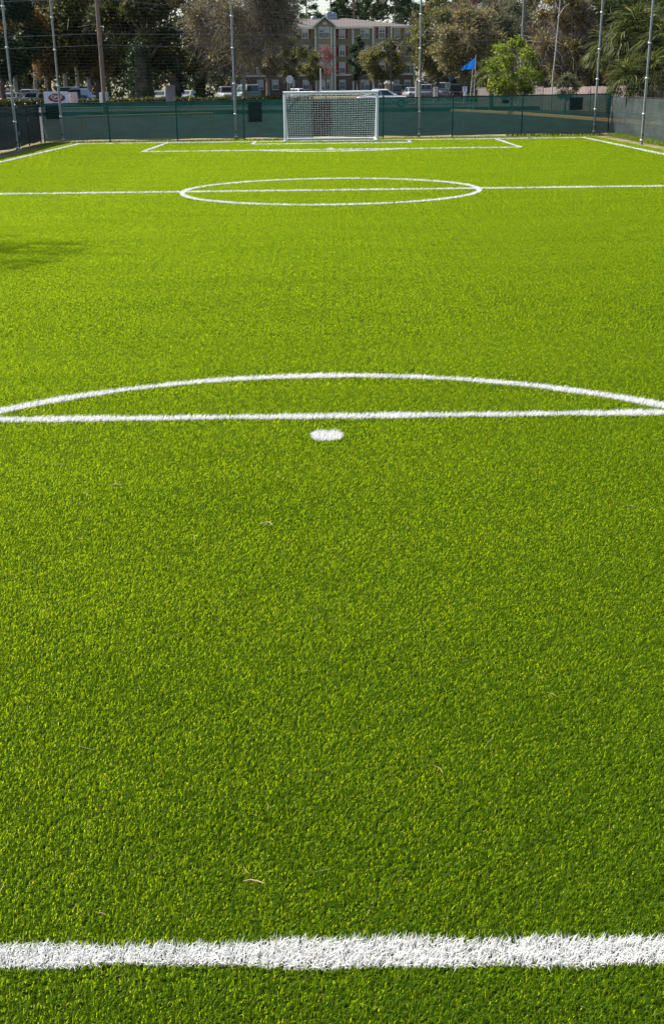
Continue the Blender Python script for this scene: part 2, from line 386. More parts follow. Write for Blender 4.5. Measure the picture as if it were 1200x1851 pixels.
# ------------------------------------------------------------------ goal
def make_goal():
    g = empty('football_goal', (XC, YF+.02, 0), 0, 'white football goal with white net on the far goal line', 'goal')
    w, h, r = 1.83, 1.83, 0.055
    for s in (-1, 1):
        MB().tube([(s*w, 0, 0), (s*w, 0, h-r)], r, 12).build('post', M_white, g)
        MB().tube([(s*w, 0.0, r*.8), (s*(w-.06), 1.15, r*.8)], r*.8, 10).build('side_bar', M_white, g)
        MB().tube([(s*w, 0, h-.03), (s*w, .38, h-.06), (s*(w-.03), .75, 1.0), (s*(w-.06), 1.15, .08)], .017, 8).build('net_stay', M_white, g)
    MB().tube([(-w-r, 0, h), (w+r, 0, h)], r, 12).build('crossbar', M_white, g)
    MB().tube([(-w+.06, 1.15, r*.8), (w-.06, 1.15, r*.8)], r*.8, 10).build('back_bar', M_white, g)
    MB().box(-w-.09, -w+.12, -.08, .14, 0, .045, .01).build('foot_plate', M_white, g)
    MB().box(w-.12, w+.09, -.08, .14, 0, .045, .01).build('foot_plate', M_white, g)
    # net: a sheet hung from crossbar to back bar, and the two sides
    cell = 0.105; th = 0.0037
    def back(u, v):                                   # u -1..1, v 0 (crossbar) .. 1 (back bar)
        if v < .2:
            t = v/.2; y, z = .38*t, h-.05*t - .05*math.sin(math.pi*t)
        else:
            t = (v-.2)/.8; y = .38+.77*t+.10*math.sin(math.pi*t)*(1-u*u)*.9; z = (h-.05)*(1-t)+.06*t
        z -= .035*(1-u*u)*math.sin(math.pi*v)
        return Vector((u*(w-.06*v), y, z))
    b = MB(); nu = int(2*w/cell); nv = 25
    for i in range(nu+1):
        u = -1+2*i/nu; b.tube([back(u, j/nv) for j in range(nv+1)], th, 4, False)
    for j in range(nv+1):
        v = j/nv; b.tube([back(-1+2*i/nu, v)+Vector((0, 0, .006*math.sin(i*1.7+j))) for i in range(0, nu+1)], th, 4, False)
    M_net = mat('white_net_cord', (0.80, 0.80, 0.78), 0.7)
    tag(b.build('back_net', M_net, g), kind='stuff')
    for s in (-1, 1):
        b = MB(); nz = 18; ny = 11
        def side(p, q):                               # p depth 0..1, q height 0..1
            v = .2*p*0+q
            ymax = .38+.77*(1-q)**.9; z = .05+(h-.1)*q
            return Vector((s*(w-.06*(1-q)*p+.02*math.sin(math.pi*p)*math.sin(math.pi*q)), ymax*p, z))
        for i in range(ny+1): b.tube([side(i/ny, j/nz) for j in range(nz+1)], th, 4, False)
        for j in range(nz+1): b.tube([side(i/ny, j/nz) for i in range(ny+1)], th, 4, False)
        tag(b.build('side_net', M_net, g), kind='stuff')
    b = MB(); b.tube([(-w+.05, .2, h-.10), (-.6, .35, h-.17), (.5, .36, h-.19), (w-.45, .33, h-.16), (w-.05, .05, h-.03)], .012, 6)
    b.build('net_rope', mat('tan_rope', (.45, .36, .22), .9), g)
make_goal()

# ------------------------------------------------------------------ windscreen fences
M_postg = mat('dark_green_post', (0.012, 0.028, 0.022), 0.55)
def screenmat(name, col, col2, a):
    m = mat(name, col, 0.75, col2, 2.2, spec=0.2, detail=6, stretch=(.6, .6, 2.5), alpha=a); return m
M_scr = screenmat('green_windscreen_mesh', (0.028, 0.165, 0.118), (0.018, 0.125, 0.088), 0.885)
M_scrd = screenmat('double_layer_windscreen', (0.010, 0.040, 0.032), (0.007, 0.03, 0.024), 0.985)
M_scrl = screenmat('shaded_side_windscreen', (0.012, 0.040, 0.034), (0.009, 0.03, 0.026), 0.97)  # shade on the inner face of the left fence is put into this darker colour
M_scrr = screenmat('sunlit_side_windscreen', (0.055, 0.075, 0.07), (0.04, 0.056, 0.052), 0.95)  # paler colour stands in for sun falling on the right fence
M_bind = mat('black_binding', (0.012, 0.016, 0.015), 0.8)
def fence(root, pts, scr, h, gaps=(), seed=0, skip_first_post=False, knob=False, rail=M_postg, hf=None):
    rg = random.Random(seed); h0 = h; hf = hf or (lambda x: h0)
    for i, (x, y) in enumerate(pts):
        if i == 0 and skip_first_post: continue
        h = hf(x)
        p = MB().tube([(x, y+.04, -.05), (x, y+.04, h+.06)], .03, 8).build('post', M_postg, root)
        MB().lathe([(.03, 0), (.042, .01), (.042, .03), (.02, .055), (.004, .062)], 10, (x, y+.04, h+.06)).build('post_cap', M_galv if knob else M_postg, p)
    for i in range(len(pts)-1):
        a = Vector((*pts[i], 0)); c = Vector((*pts[i+1], 0)); d = c-a; L = d.length; n = Vector((d.y, -d.x, 0)).normalized()
        if n.y > 0 and abs(n.y) > .5: n = -n
        ha, hc = hf(a.x), hf(c.x)
        MB().tube([a+Vector((0, .04, ha)), c+Vector((0, .04, hc))], .022, 8).build('top_rail', rail, root)
        nxx, nz = 22, 12; V = []; Fs = []; ph = [rg.uniform(0, 6.28) for _ in range(6)]; bow = rg.uniform(.02, .06)
        for k in range(nz+1):
            for j in range(nxx+1):
                u = j/nxx; v = k/nz; h = ha+(hc-ha)*u
                off = bow*math.sin(math.pi*u)*math.sin(math.pi*v)+.026*math.sin(9*u+ph[0]+3*v)+.016*math.sin(23*u+ph[1]-4*v)*(.3+.7*v)+.018*math.sin(7*v+ph[2]+4*u)+.010*math.sin(15*v+ph[4]+2*u)
                zz = .07+rg.uniform(-.004, .004)+.02*math.sin(5*u+ph[3])*(1-v)+(h-.05-.012*abs(math.sin(math.pi*u*5)))*v
                V.append(a+d*(.006/L+u*(1-.012/L))+n*(.03+off*.8)+Vector((0, 0, zz)))
            if k:
                for j in range(nxx): q = (k-1)*(nxx+1)+j; Fs.append((q, q+1, q+nxx+2, q+nxx+1))
        b = MB(); b.add(V, Fs, True); scrn = b.build('windscreen_panel', scr, root)
        edge = V[-(nxx+1):]; bb = MB(); bb.tube([e+n*.004 for e in edge], .018, 5); bb.build('top_binding', M_bind, scrn)
        edge = V[:nxx+1]; bb = MB(); bb.tube([e+n*.004 for e in edge], .010, 5); bb.build('hem', M_bind, scrn)
    return root
H_F = 1.58
bx = [-12.0, -9.30, -6.50, -3.72, -0.85, 2.12, 5.05, 8.0, 11.72]
def by(x): return 49.35 + (x+12)*0.055
def hfx(x): return 1.505 + (x+12)*.0045
back_pts = [(x, by(x)) for x in bx]
bf = empty('back_fence', (0, 0, 0), 0, 'long green mesh screened fence behind the far goal', 'fence')
fence(bf, back_pts, M_scr, H_F, seed=3, hf=hfx)
def patch(root, x0, x1, z0, z1, m, name='vent_flap', lift=.15):
    V = []; Fs = []; n = 6
    for k in range(n+1):
        for j in range(n+1):
            x = x0+(x1-x0)*j/n; V.append((x, by(x)-lift-.006*math.sin(j*1.3+k), z0+(z1-z0)*k/n))
            if k and j: q = k*(n+1)+j; Fs.append((q-n-2, q-n-1, q, q-1))
    MB().add(V, Fs, True).build(name, m, root)
patch(bf, -11.8, -11.26, .92, 1.46, M_scrd); patch(bf, -3.5, -2.95, .7, 1.48, M_scrd); patch(bf, 9.95, 10.52, 1.0, 1.5, M_scrd)
patch(bf, -.83, -.06, .1, 1.5, screenmat('overlapped_windscreen', (0.006, 0.026, 0.021), (0.004, 0.018, 0.015), 0.99), 'overlap_strip')
patch(bf, 7.1, 7.38, 1.3, 1.44, M_scrd)
lf = empty('side_fence', (0, 0, 0), 0, 'dark green screened side fence left of the pitch, shade in its colour', 'fence')
left_pts = [(-11.80, 25.0), (-11.80, 29.0), (-11.80, 33.0), (-11.80, 37.0), (-11.80, 41.2), (-11.90, 44.9), (-12.1, 47.2), (-12.12, 49.2)]
fence(lf, left_pts, M_scrl, 1.46, seed=5, knob=True, rail=M_galv)
b = MB(); b.tube([(-11.98, 49.2, 1.2), (-11.96, 49.17, .7), (-11.89, 49.13, .4), (-11.8, 49.1, .16)], [.012, .02, .035, .03], 8)
b.build('loose_screen_edge', mat('pale_screen_hem', (.55, .5, .47), .8), lf)
rf = empty('side_fence', (0, 0, 0), 0, 'grey green screened side fence right of the pitch, sunlight in its colour', 'fence')
right_pts = [(11.80, 50.75), (11.86, 48.4), (11.9, 45.6), (11.95, 42.2), (11.95, 38.5), (11.95, 34.5), (11.95, 30)]
fence(rf, right_pts, M_scrr, 1.5, seed=8, skip_first_post=True, rail=M_galv)

# ------------------------------------------------------------------ tall net masts and ball stop nets
masts = [(-11.22, 42.1, 'tall galvanised net mast at the left edge beside the side fence'), (-11.12, 48.9, 'tall galvanised net mast in front of the banner, far left corner'),
         (-4.03, 49.5, 'tall galvanised net mast left of the goal'), (3.62, 49.95, 'tall galvanised net mast right of the goal'),
         (11.02, 50.25, 'tall galvanised net mast at the far right corner'), (10.98, 42.2, 'tall galvanised net mast at the right edge beside the grey screen')]
HM = 7.6
for i, (x, y, lab) in enumerate(masts):
    t = empty('net_mast', (x, y, 0), 0, lab, 'pole', 'tall masts holding the ball nets')
    MB().tube([(0, 0, -.05), (0, 0, 2.2)], .047, 12).build('sleeve', M_galv, t)
    MB().tube([(0, 0, 2.2), (0, 0, HM)], .040, 12).build('mast', M_galv, t)
    zs = [.14, 1.02, 2.2, 3.45+.12*math.sin(i), 4.75, 6.05, 7.3]
    for z in zs: MB().lathe([(.048, -.03), (.064, -.028), (.064, .028), (.048, .03)], 12, (0, 0, z)).build('collar', M_galv2, t)
    MB().lathe([(.04, 0), (.05, .01), (.05, .03), (.02, .06), (.002, .065)], 12, (0, 0, HM)).build('cap', M_galv, t)
    MB().tube([(.055, -.02, 2.3), (.062, -.02, 3.1), (.055, -.02, 3.9)], .014, 6).build('halyard', M_rope, t)
    MB().box(-.03, .03, -.09, -.045, .30, .36, .008).build('cleat', M_black, t)
def net(a, b, h, label, cell=.125, th=.0023):
    """black square netting hung between two lines of masts; a list of plan points"""
    B = MB(); P = [Vector((*p, 0)) for p in a]; pts = []
    for s in range(len(P)-1):
        n = max(2, int((P[s+1]-P[s]).length/cell))
        for k in range(n + (1 if s == len(P)-2 else 0)):
            u = k/n; sag = .16*math.sin(math.pi*u)
            pts.append((P[s].lerp(P[s+1], u)+Vector((0, -.06-.05*math.sin(math.pi*u), 0)), sag))
    nz = int(h/cell)
    for p, sag in pts:
        B.tube([p+Vector((0, 0, .06)), p+Vector((0, -.04, 1.2)), p+Vector((0, 0, 3.5)), p+Vector((0, 0, h-sag))], th, 3, False, False)
    for j in range(nz+1):
        z = .06+(h-.06)*j/nz; w = max(0, 1-abs(z-.7)/1.2)
        B.tube([p+Vector((0, -.04*w, z-sag*(j/nz)+(.06*math.sin(6.28*i/23)*w if 1 else 0))) for i, (p, sag) in list(enumerate(pts))[::3]+[(len(pts)-1, pts[-1])]], th, 3, False, False)
    o = B.build('ball_stop_net', M_rope); tag(o, label, 'net')
    return o
net([m[:2] for m in masts[1:5]], None, 7.3, 'fine black ball stop net across the far end behind the goal')
net([(-11.3, 27), (-11.25, 34.6)]+[m[:2] for m in masts[:2]], None, 7.3, 'fine black ball stop net along the left side fence')
net([masts[4][:2], masts[5][:2], (10.97, 34.5), (10.95, 27)], None, 7.3, 'fine black ball stop net along the right side fence')

# ------------------------------------------------------------------ grass and straw
def tuft_field(name, label, P, hgt, wid, m, seed, cat='grass'):
    rg = np.random.default_rng(seed); V, Fc, va = blades(P, rg, wid, hgt, 2, lean=(5, 40), curl=(5, 60))
    o = link(name, np_mesh(name, V, Fc, va), m); tag(o, label, cat, kind='stuff'); return o
M_grass = leafmat('border_grass', [(0, (.03, .07, .005)), (.5, (.10, .17, .01)), (1, (.2, .22, .04))], transl=.5, tcol=(2.2, 2.0, .7))
def strip(x0, x1, y0, y1, n): return np.c_[rng.uniform(x0, x1, n), rng.uniform(y0, y1, n)]
tuft_field('border_grass', 'longer grass growing along the foot of the right side fence', np.concatenate([strip(11.25, 11.85, 38, 49.5, 2600), strip(7.3, 11.4, 49.9, 50.45, 900)]), .16, .012, M_grass, 21)
tuft_field('border_grass', 'short rough grass along the back fence and far left corner', np.concatenate([strip(-11.6, 11, 49.1, 49.5, 5200), strip(-11.75, -10.9, 44.5, 49.4, 1500), strip(-11.7, -10.8, 36, 44.5, 500)]), .07, .012, M_grass, 22)
M_straw = mat('dry_straw', (.48, .36, .18), .7, (.34, .22, .11), 30)
b = MB(); rs = random.Random(4)
for k in range(120):
    Y = 2.3+46*rs.random()**1.6; X = rs.uniform(-.33, .33)*Y*1.05+rs.uniform(-.6, .6); a = rs.uniform(0, 6.28); l = rs.uniform(.012, .032)*(1+Y*.03); bend = rs.uniform(-.5, .5); z = .026+rs.uniform(0, .006)
    p0 = Vector((X, Y, z)); p1 = p0+Vector((math.cos(a)*l, math.sin(a)*l, rs.uniform(-.004, .008))); p2 = p1+Vector((math.cos(a+bend)*l, math.sin(a+bend)*l, -.004))
    b.tube([p0, p1, p2], [.0005+Y*.00004, .0008+Y*.00005, .0004], 4, False)
tag(b.build('straw_litter', M_straw), 'dry pine needles and straw strewn over the turf', 'litter', kind='stuff')
def twig(px, py, pts, label, r=.003):
    # ground point of the photograph column/row
    d = F + R2*((px-600)/2035.65) + D2*((py-925.5)/2035.65); t = -(CAMH-.03)/d.z
    o = MB().tube([Vector(p) for p in pts], [r*.6]+[r]*(len(pts)-2)+[r*.4], 6).build('twig', M_straw, None, (d.x*t, d.y*t, .028))
    tag(o, label, 'twig')
twig(440, 1592, [(0, 0, 0), (.02, .003, .003), (.042, -.003, .002), (.062, -.010, 0)], 'bent reddish dry twig lying on turf nearest the camera', .0022)
twig(470, 947, [(0, 0, 0), (.03, .004, .008), (.05, .01, .006), (.065, -.02, 0)], 'curled dry twig on the turf below and left of near penalty spot', .004)
twig(200, 878, [(0, 0, 0), (.03, .012, .006), (.06, .01, .002)], 'short pale twig on the turf below left end of the near arc', .004)

# ------------------------------------------------------------------ trees
def tube_np(b, p0, p1, r0, r1, wig, rg, n=4, seg=5):
    pts = []; rr = []
    for k in range(seg+1):
        t = k/seg; p = p0.lerp(p1, t)
        if 0 < k < seg: p = p+Vector((rg.uniform(-wig, wig), rg.uniform(-wig, wig), rg.uniform(-wig, wig)*.6))
        pts.append(p); rr.append(r0+(r1-r0)*t)
    b.tube(pts, rr, n, False); return pts
def leaf_cloud(centres, radii, n, size, rg, squash=.75, shell=.55):
    k = rg.integers(0, len(centres), n) if radii is None else rg.choice(len(centres), n, p=np.array(radii)**2/np.sum(np.array(radii)**2))
    d = rg.normal(0, 1, (n, 3)); d /= np.linalg.norm(d, axis=1)[:, None]
    r = (shell+(1-shell)*rg.random(n))*np.array(radii)[k]*rg.uniform(.55, 1.12, n)
    c = np.array(centres)[k]+d*r[:, None]*np.array([1, 1, squash])
    u = rg.normal(0, 1, (n, 3)); u /= np.linalg.norm(u, axis=1)[:, None]
    w = np.cross(u, rg.normal(0, 1, (n, 3))); w /= np.linalg.norm(w, axis=1)[:, None]
    s = size*rg.uniform(.6, 1.35, n)[:, None]
    V = np.stack([c-u*s*.5, c+w*s*.28, c+u*s*.5, c-w*s*.28], 1).reshape(-1, 3)
    Fc = np.arange(4*n).reshape(n, 4)
    cl = rg.normal(0, .14, len(centres))[k]
    return V, Fc, np.repeat(np.clip(rg.normal(.5, .2, n)+cl, .01, .99), 4)
BOOST = 1.45; SPEC = .12
LEAF = {
 'dark_oak': leafmat('dark_oak_leaf', [(0, (.018, .028, .010)), (.5, (.052, .062, .018)), (.8, (.115, .10, .03)), (1, (.20, .13, .04))], .35),
 'deep': leafmat('deep_green_leaf', [(0, (.008, .02, .010)), (.5, (.022, .042, .016)), (1, (.055, .085, .03))], .2),
 'rust_oak': leafmat('rusty_oak_leaf', [(0, (.035, .034, .010)), (.4, (.09, .068, .018)), (.75, (.17, .10, .024)), (1, (.26, .17, .04))], .38),
 'brown_oak': leafmat('dull_brown_oak_leaf', [(0, (.062, .062, .027)), (.5, (.165, .145, .060)), (.85, (.25, .215, .095)), (1, (.32, .26, .12))], .45),
 'olive_oak': leafmat('olive_oak_leaf', [(0, (.05, .058, .016)), (.5, (.13, .135, .036)), (.85, (.22, .205, .06)), (1, (.28, .23, .08))], .4),
 'pine': leafmat('pine_needles', [(0, (.010, .022, .010)), (.5, (.028, .050, .018)), (1, (.075, .09, .03))], .15),
 'bright': leafmat('bright_spring_leaf', [(0, (.045, .075, .012)), (.5, (.12, .165, .018)), (.85, (.24, .27, .04)), (1, (.34, .33, .08))], .42, tcol=(1.4, 1.35, .7)),
 'tangle': leafmat('vine_tangle_leaf', [(0, (.06, .045, .02)), (.45, (.15, .105, .045)), (.72, (.20, .18, .045)), (1, (.30, .29, .06))], .4),
 'lime': leafmat('lime_canopy_leaf', [(0, (.02, .035, .006)), (.5, (.06, .085, .012)), (.8, (.13, .15, .02)), (1, (.22, .22, .03))], .35),
 'red': leafmat('red_maple_bud', [(0, (.17, .06, .055)), (1, (.27, .11, .095))], .3),
 'redbrown': leafmat('red_brown_canopy', [(0, (.10, .035, .022)), (1, (.24, .09, .055))], .3),
 'grey': leafmat('grey_green_leaf', [(0, (.045, .055, .028)), (.6, (.11, .12, .06)), (1, (.19, .19, .11))], .35),
 'hedge': leafmat('hedge_leaf', [(0, (.02, .035, .008)), (.5, (.055, .07, .015)), (1, (.14, .13, .035))], .25),
 'hills': leafmat('far_wood_leaf', [(0, (.012, .020, .010)), (.6, (.035, .045, .018)), (1, (.09, .085, .035))], .15),
}
def tree(name, label, px, Y, h, rx, z0, leaf, n, size, seed, group=None, nc=26, bark=None, trunk_r=.28, twigs=0, twigmat=None, lean=0, shell=.45, limbs=13, squash=.8, fork=.42, cat='tree', X=None, rad=(.22, .4)):
    rg = np.random.default_rng(seed); rr = random.Random(seed)
    x = PX(px, Y) if X is None else X
    t = empty(name, (x, Y, 0), 0, label, cat, group)
    zc, hz = (h+z0)/2, (h-z0)/2
    cs, rs_ = [], []
    for k in range(nc):
        a = rr.uniform(0, 6.283); v = rr.uniform(-1, 1); q = math.sqrt(max(0, 1-v*v))*rr.uniform(.45, .82)
        f = 1.0 if v > -.2 else .9
        cs.append((lean*(v+1)*.5+rx*q*math.cos(a)*f, rx*q*math.sin(a)*f, zc+hz*v*.78)); rs_.append(rx*rr.uniform(*rad))
    V, Fc, va = leaf_cloud(cs, rs_, n, size, rg, squash, shell)
    crown = link('crown', np_mesh('crown', V, Fc, va), LEAF[leaf], t)
    b = MB(); zf = z0+(h-z0)*fork*.5 if fork < 1 else h
    top = Vector((lean*.5, 0, zf))
    tube_np(b, Vector((0, 0, -.1)), top, trunk_r*1.15, trunk_r*.6, trunk_r*.35, rr, 9, 7)
    b.tube([(0, 0, -.1), (0, 0, .35)], [trunk_r*1.5, trunk_r*1.12], 9, False)
    for k in sorted(range(nc), key=lambda i: rr.random())[:limbs]:
        c = Vector(cs[k]); s = Vector((0, 0, zf*rr.uniform(.62, .98))); s.x = lean*.5*s.z/zf
        pts = tube_np(b, s, c, trunk_r*.42, trunk_r*.1, rx*.05, rr, 6, 6)
        for _ in range(3):
            p = rr.choice(pts[2:]); e = p+Vector((rr.uniform(-1, 1), rr.uniform(-1, 1), rr.uniform(-.2, .9)))*rx*.3
            tube_np(b, p, e, trunk_r*.16, trunk_r*.04, rx*.03, rr, 4, 3)
    b.build('trunk', bark or M_bark, t)
    if twigs:
        k = rg.integers(0, nc, twigs); c = np.array(cs)[k]; R_ = np.array(rs_)[k]
        d = rg.normal(0, 1, (twigs, 3)); d /= np.linalg.norm(d, axis=1)[:, None]
        p0 = c+d*(R_*rg.uniform(.1, .7, twigs))[:, None]; d2 = d+rg.normal(0, .45, (twigs, 3)); p1 = p0+d2*(R_*rg.uniform(.35, .9, twigs))[:, None]
        sd = np.cross(d2, rg.normal(0, 1, (twigs, 3))); sd /= np.linalg.norm(sd, axis=1)[:, None]; sd *= size*.075
        V = np.stack([p0-sd, p0+sd, p1+sd*.4, p1-sd*.4], 1).reshape(-1, 3)
        link('twigs', np_mesh('twigs', V, np.arange(4*twigs).reshape(-1, 4), rg.random(4*twigs)), twigmat or M_barkp, t)
    return t
def pine(label, px, Y, h, seed, group, z0=5, r=2.8, n=5200, X=None):
    rg = np.random.default_rng(seed); rr = random.Random(seed)
    t = empty('pine_tree', (PX(px, Y) if X is None else X, Y, 0), 0, label, 'tree', group)
    b = MB(); tube_np(b, Vector((0, 0, -.1)), Vector((rr.uniform(-.5, .5), 0, h)), .30, .05, .12, rr, 8, 8)
    cs, rs_ = [], []
    for k in range(24):
        z = z0+(h-z0)*(k+.5)/24; q = (1-.72*(k/24))*r*rr.uniform(.45, 1.0); a = rr.uniform(0, 6.28)
        e = Vector((math.cos(a)*q, math.sin(a)*q, z+.2)); tube_np(b, Vector((0, 0, z-.5)), e, .07, .02, .1, rr, 4, 3)
        cs.append(tuple(e)); rs_.append(r*rr.uniform(.26, .42))
    b.build('trunk', M_barkp, t)
    V, Fc, va = leaf_cloud(cs, rs_, n, .42, rg, .6, .2)
    link('crown', np_mesh('crown', V, Fc, va), LEAF['pine'], t); return t

G1 = 'oaks behind the left hedge'
tree('oak_tree', 'deep green tree filling the far left edge behind the parked cars', 4, 124, 13.5, 5.2, 2.6, 'deep', 15000, .40, 31, G1, 30)
tree('oak_tree', 'rusty brown leaved oak above the white and red banner', 90, 132, 13.8, 5.4, 2.9, 'rust_oak', 16000, .36, 32, G1, 30, twigs=900)
tree('oak_tree', 'dark olive oak behind the wooden utility pole', 178, 128, 13.5, 5.2, 2.6, 'dark_oak', 16000, .38, 33, G1, 30, trunk_r=.42, twigs=500)
tree('oak_tree', 'very dark oak with ivy clad trunk right of the utility pole', 268, 124, 13.5, 5.4, 2.7, 'dark_oak', 17000, .38, 34, G1, 34, trunk_r=.5, twigs=700)
# ivy clad trunk masses
def ivy(name, label, px, Y, w, h, seed, n=4200):
    rg = np.random.default_rng(seed); rr = random.Random(seed)
    t = empty(name, (PX(px, Y), Y, 0), 0, label, 'tree', G1)
    tube_np(b_ := MB(), Vector((0, 0, -.1)), Vector((.1, 0, h*1.05)), w*.34, w*.2, .1, rr, 9, 7); b_.build('trunk', M_bark, t)
    cs = [(rr.uniform(-.2, .2)*w, rr.uniform(-.2, .2)*w, h*k/14) for k in range(15)]
    V, Fc, va = leaf_cloud(cs, [w*rr.uniform(.38, .56) for _ in cs], n, .24, rg, .9, .6)
    link('crown', np_mesh('crown', V, Fc, va), LEAF['deep'], t)
ivy('ivy_clad_tree', 'broad ivy clad trunk standing left of the grey cabinet', 254, 119, 2.5, 5.6, 41)
ivy('ivy_clad_tree', 'dark ivy clad trunk right behind the grey cabinet', 318, 122, 1.4, 4.6, 42, 2600)
ivy('ivy_clad_tree', 'squat ivy clad trunk beside the yellow guy wire guard', 361, 121, 1.3, 2.9, 43, 2200)
G2 = 'half bare oaks left of the goal'
tree('oak_tree', 'wide grey brown half bare oak behind the mast left of goal', 440, 117, 12.5, 5.7, 2.7, 'brown_oak', 12500, .25, 51, G2, 40, M_barkp, .2, 8500, lean=.2, limbs=14, shell=.2)
tree('oak_tree', 'grey brown oak with pale trunk just left of the octagonal sign', 484, 128, 11.0, 3.2, 2.5, 'brown_oak', 10000, .27, 52, G2, 26, M_barkp, .2, 2400, shell=.2)
tree('oak_tree', 'olive brown oak overhanging the left end of the building', 522, 138, 8.6, 2.5, 2.3, 'olive_oak', 8500, .27, 53, G2, 24, M_bark, .18, 1600, shell=.2)
tree('oak_tree', 'small olive oak in front of the building entrance bay', 563, 142, 6.0, 2.0, 2.2, 'olive_oak', 4600, .26, 54, G2, 18, M_bark, .15, 700, shell=.2)
tree('maple_tree', 'bare maple with pinkish red buds in front of the building', 588, 165, 7.2, 2.2, 2.9, 'red', 620, .24, 55, None, 16, mat('maple_bark', (.22, .12, .10), .9), .12, 900, mat('maple_twig', (.26, .12, .11), .9), limbs=12)
tree('magnolia_tree', 'dark conical evergreen tree in front of the building', 647, 172, 8.9, 1.9, 2.0, 'deep', 5200, .30, 56, None, 20, shell=.4)
tree('oak_tree', 'yellow olive oak in front of the building right half', 692, 140, 7.2, 3.0, 2.1, 'olive_oak', 11000, .26, 57, 'oaks right of the goal', 30, M_bark, .2, 1100, shell=.25)
G3 = 'oaks right of the goal'
tree('oak_tree', 'olive brown oak behind the mast right of the goal', 790, 136, 10.2, 3.9, 2.2, 'olive_oak', 14000, .28, 58, G3, 32, M_bark, .22, 1500, shell=.25)
tree('oak_tree', 'dull brown oak left of the blue flag', 842, 128, 10.4, 4.4, 2.2, 'brown_oak', 14000, .28, 59, G3, 32, M_bark, .22, 1500, shell=.25)
tree('oak_tree', 'grey green oak above the palm and the bright shrub', 893, 133, 11.2, 4.6, 2.4, 'grey', 14000, .28, 60, G3, 32, M_bark, .22, 1600, shell=.25)
tree('tall_tree', 'tall red brown budding tree top behind the grey green oak', 855, 178, 15.5, 4.2, 8.2, 'redbrown', 3800, .30, 61, None, 24, M_bark, .22, 2200)
tree('tall_tree', 'dark brown thicket tree behind the grey utility pole', 945, 140, 13.5, 4.4, 2.0, 'tangle', 12000, .32, 62, None, 30, M_bark, .22, 3000)
for k, (px, Y, hh, lab) in enumerate([(520, 262, 25, 'pine left above the building roof end'), (556, 255, 27, 'pine above the left part of the building roof'), (600, 268, 26, 'pine straight above the gable of the building'), (640, 258, 28, 'pine above the middle of the building roof'), (668, 275, 25, 'pine left of the bright sky gap above the roof'), (712, 262, 27, 'pine above the right end of the building roof'), (745, 280, 27, 'pine beyond the right corner of the building'), (790, 250, 26, 'pine behind the mast right of the goal')]):
    pine(lab, px, Y, hh, 70+k, 'pines behind the building', 6, 5.2 if k != 4 else 3.6, 9000)
for k, (px, Y, lab) in enumerate([(30, 160, 'pale pine trunk behind the red parked car'), (66, 172, 'pale pine trunk left of the banner'), (84, 178, 'pale pine trunk rising just above the banner'), (118, 165, 'pale pine trunk behind the far left corner mast'), (142, 175, 'pale pine trunk right of the banner'), (160, 168, 'pale pine trunk left of the wooden pole')]):
    pine(lab, px, Y, 21, 90+k, 'pines behind the car park', 9.5, 3.0, 2600)
# far wood that closes the view
rgw = np.random.default_rng(5); cs = []; rad = []
for k in range(420):
    x = -150+300*rgw.random(); cs.append((x, 300+rgw.uniform(-8, 25), rgw.uniform(1, 19+3*math.sin(x*.09)))); rad.append(rgw.uniform(2.6, 4.6))
V, Fc, va = leaf_cloud(cs, rad, 42000, 1.35, rgw, .9, .3)
tag(link('far_wood', np_mesh('far_wood', V, Fc, va), LEAF['hills']), 'dark far off wood closing the view behind everything', 'wood', kind='stuff')

# undergrowth behind the car parks
rgu = np.random.default_rng(8); cs = []; rad = []
for x0, x1, n in ((-85, -13, 150), (13, 70, 110), (-13, 13, 20)):
    for k in range(n): cs.append((rgu.uniform(x0, x1), (178 if n > 30 else 236)+rgu.uniform(-2, 5), rgu.uniform(.3, 3.6))); rad.append(rgu.uniform(1.0, 1.8))
V, Fc, va = leaf_cloud(cs, rad, 20000, .6, rgu, .9, .3)
tag(link('undergrowth', np_mesh('undergrowth', V, Fc, va), LEAF['hills']), 'dark undergrowth along the back of the car parks', 'undergrowth', kind='stuff')
# second row of dark oaks that fills the gaps
proto = tree('oak_tree', 'dark backing oak far left behind the parked cars', -20, 190, 17, 6.0, 1.6, 'dark_oak', 14000, .5, 130, 'backing oaks behind the car parks', 30, trunk_r=.4, limbs=7, shell=.3)
for k, (px, Y, rz, lab) in enumerate([(55, 205, 1.1, 'dark backing oak behind the rusty brown oak'), (125, 195, 2.2, 'dark backing oak between banner and wooden pole'), (195, 208, 3.1, 'dark backing oak behind the wooden pole'), (262, 192, 4.0, 'dark backing oak behind the broad ivy trunk'), (330, 200, 5.1, 'dark backing oak behind the grey cabinet'), (395, 210, .6, 'dark backing oak left of the half bare oak'), (455, 236, 1.7, 'dark backing oak behind the wide half bare oak'), (500, 245, 5.6, 'dark backing oak behind the building left wing'),
 (790, 205, 2.8, 'dark backing oak behind the mast right of goal'), (850, 198, 3.7, 'dark backing oak behind the blue flag'), (915, 190, 4.6, 'dark backing oak behind the bright shrub'), (985, 170, 5.5, 'dark backing oak behind the pale trunk'), (1060, 165, .3, 'dark backing oak behind the far right corner mast'), (1130, 160, 1.3, 'dark backing oak behind the tallest palm'), (1200, 165, 2.4, 'dark backing oak at the right picture edge')]):
    c = copy_tree(proto); c.location = (PX(px, Y), Y, 0); c.rotation_euler = (0, 0, rz); c['label'] = lab
    s_ = .92+.16*((k*7) % 5)/4; c.scale = (s_, s_, s_)

BOOST = 1.15
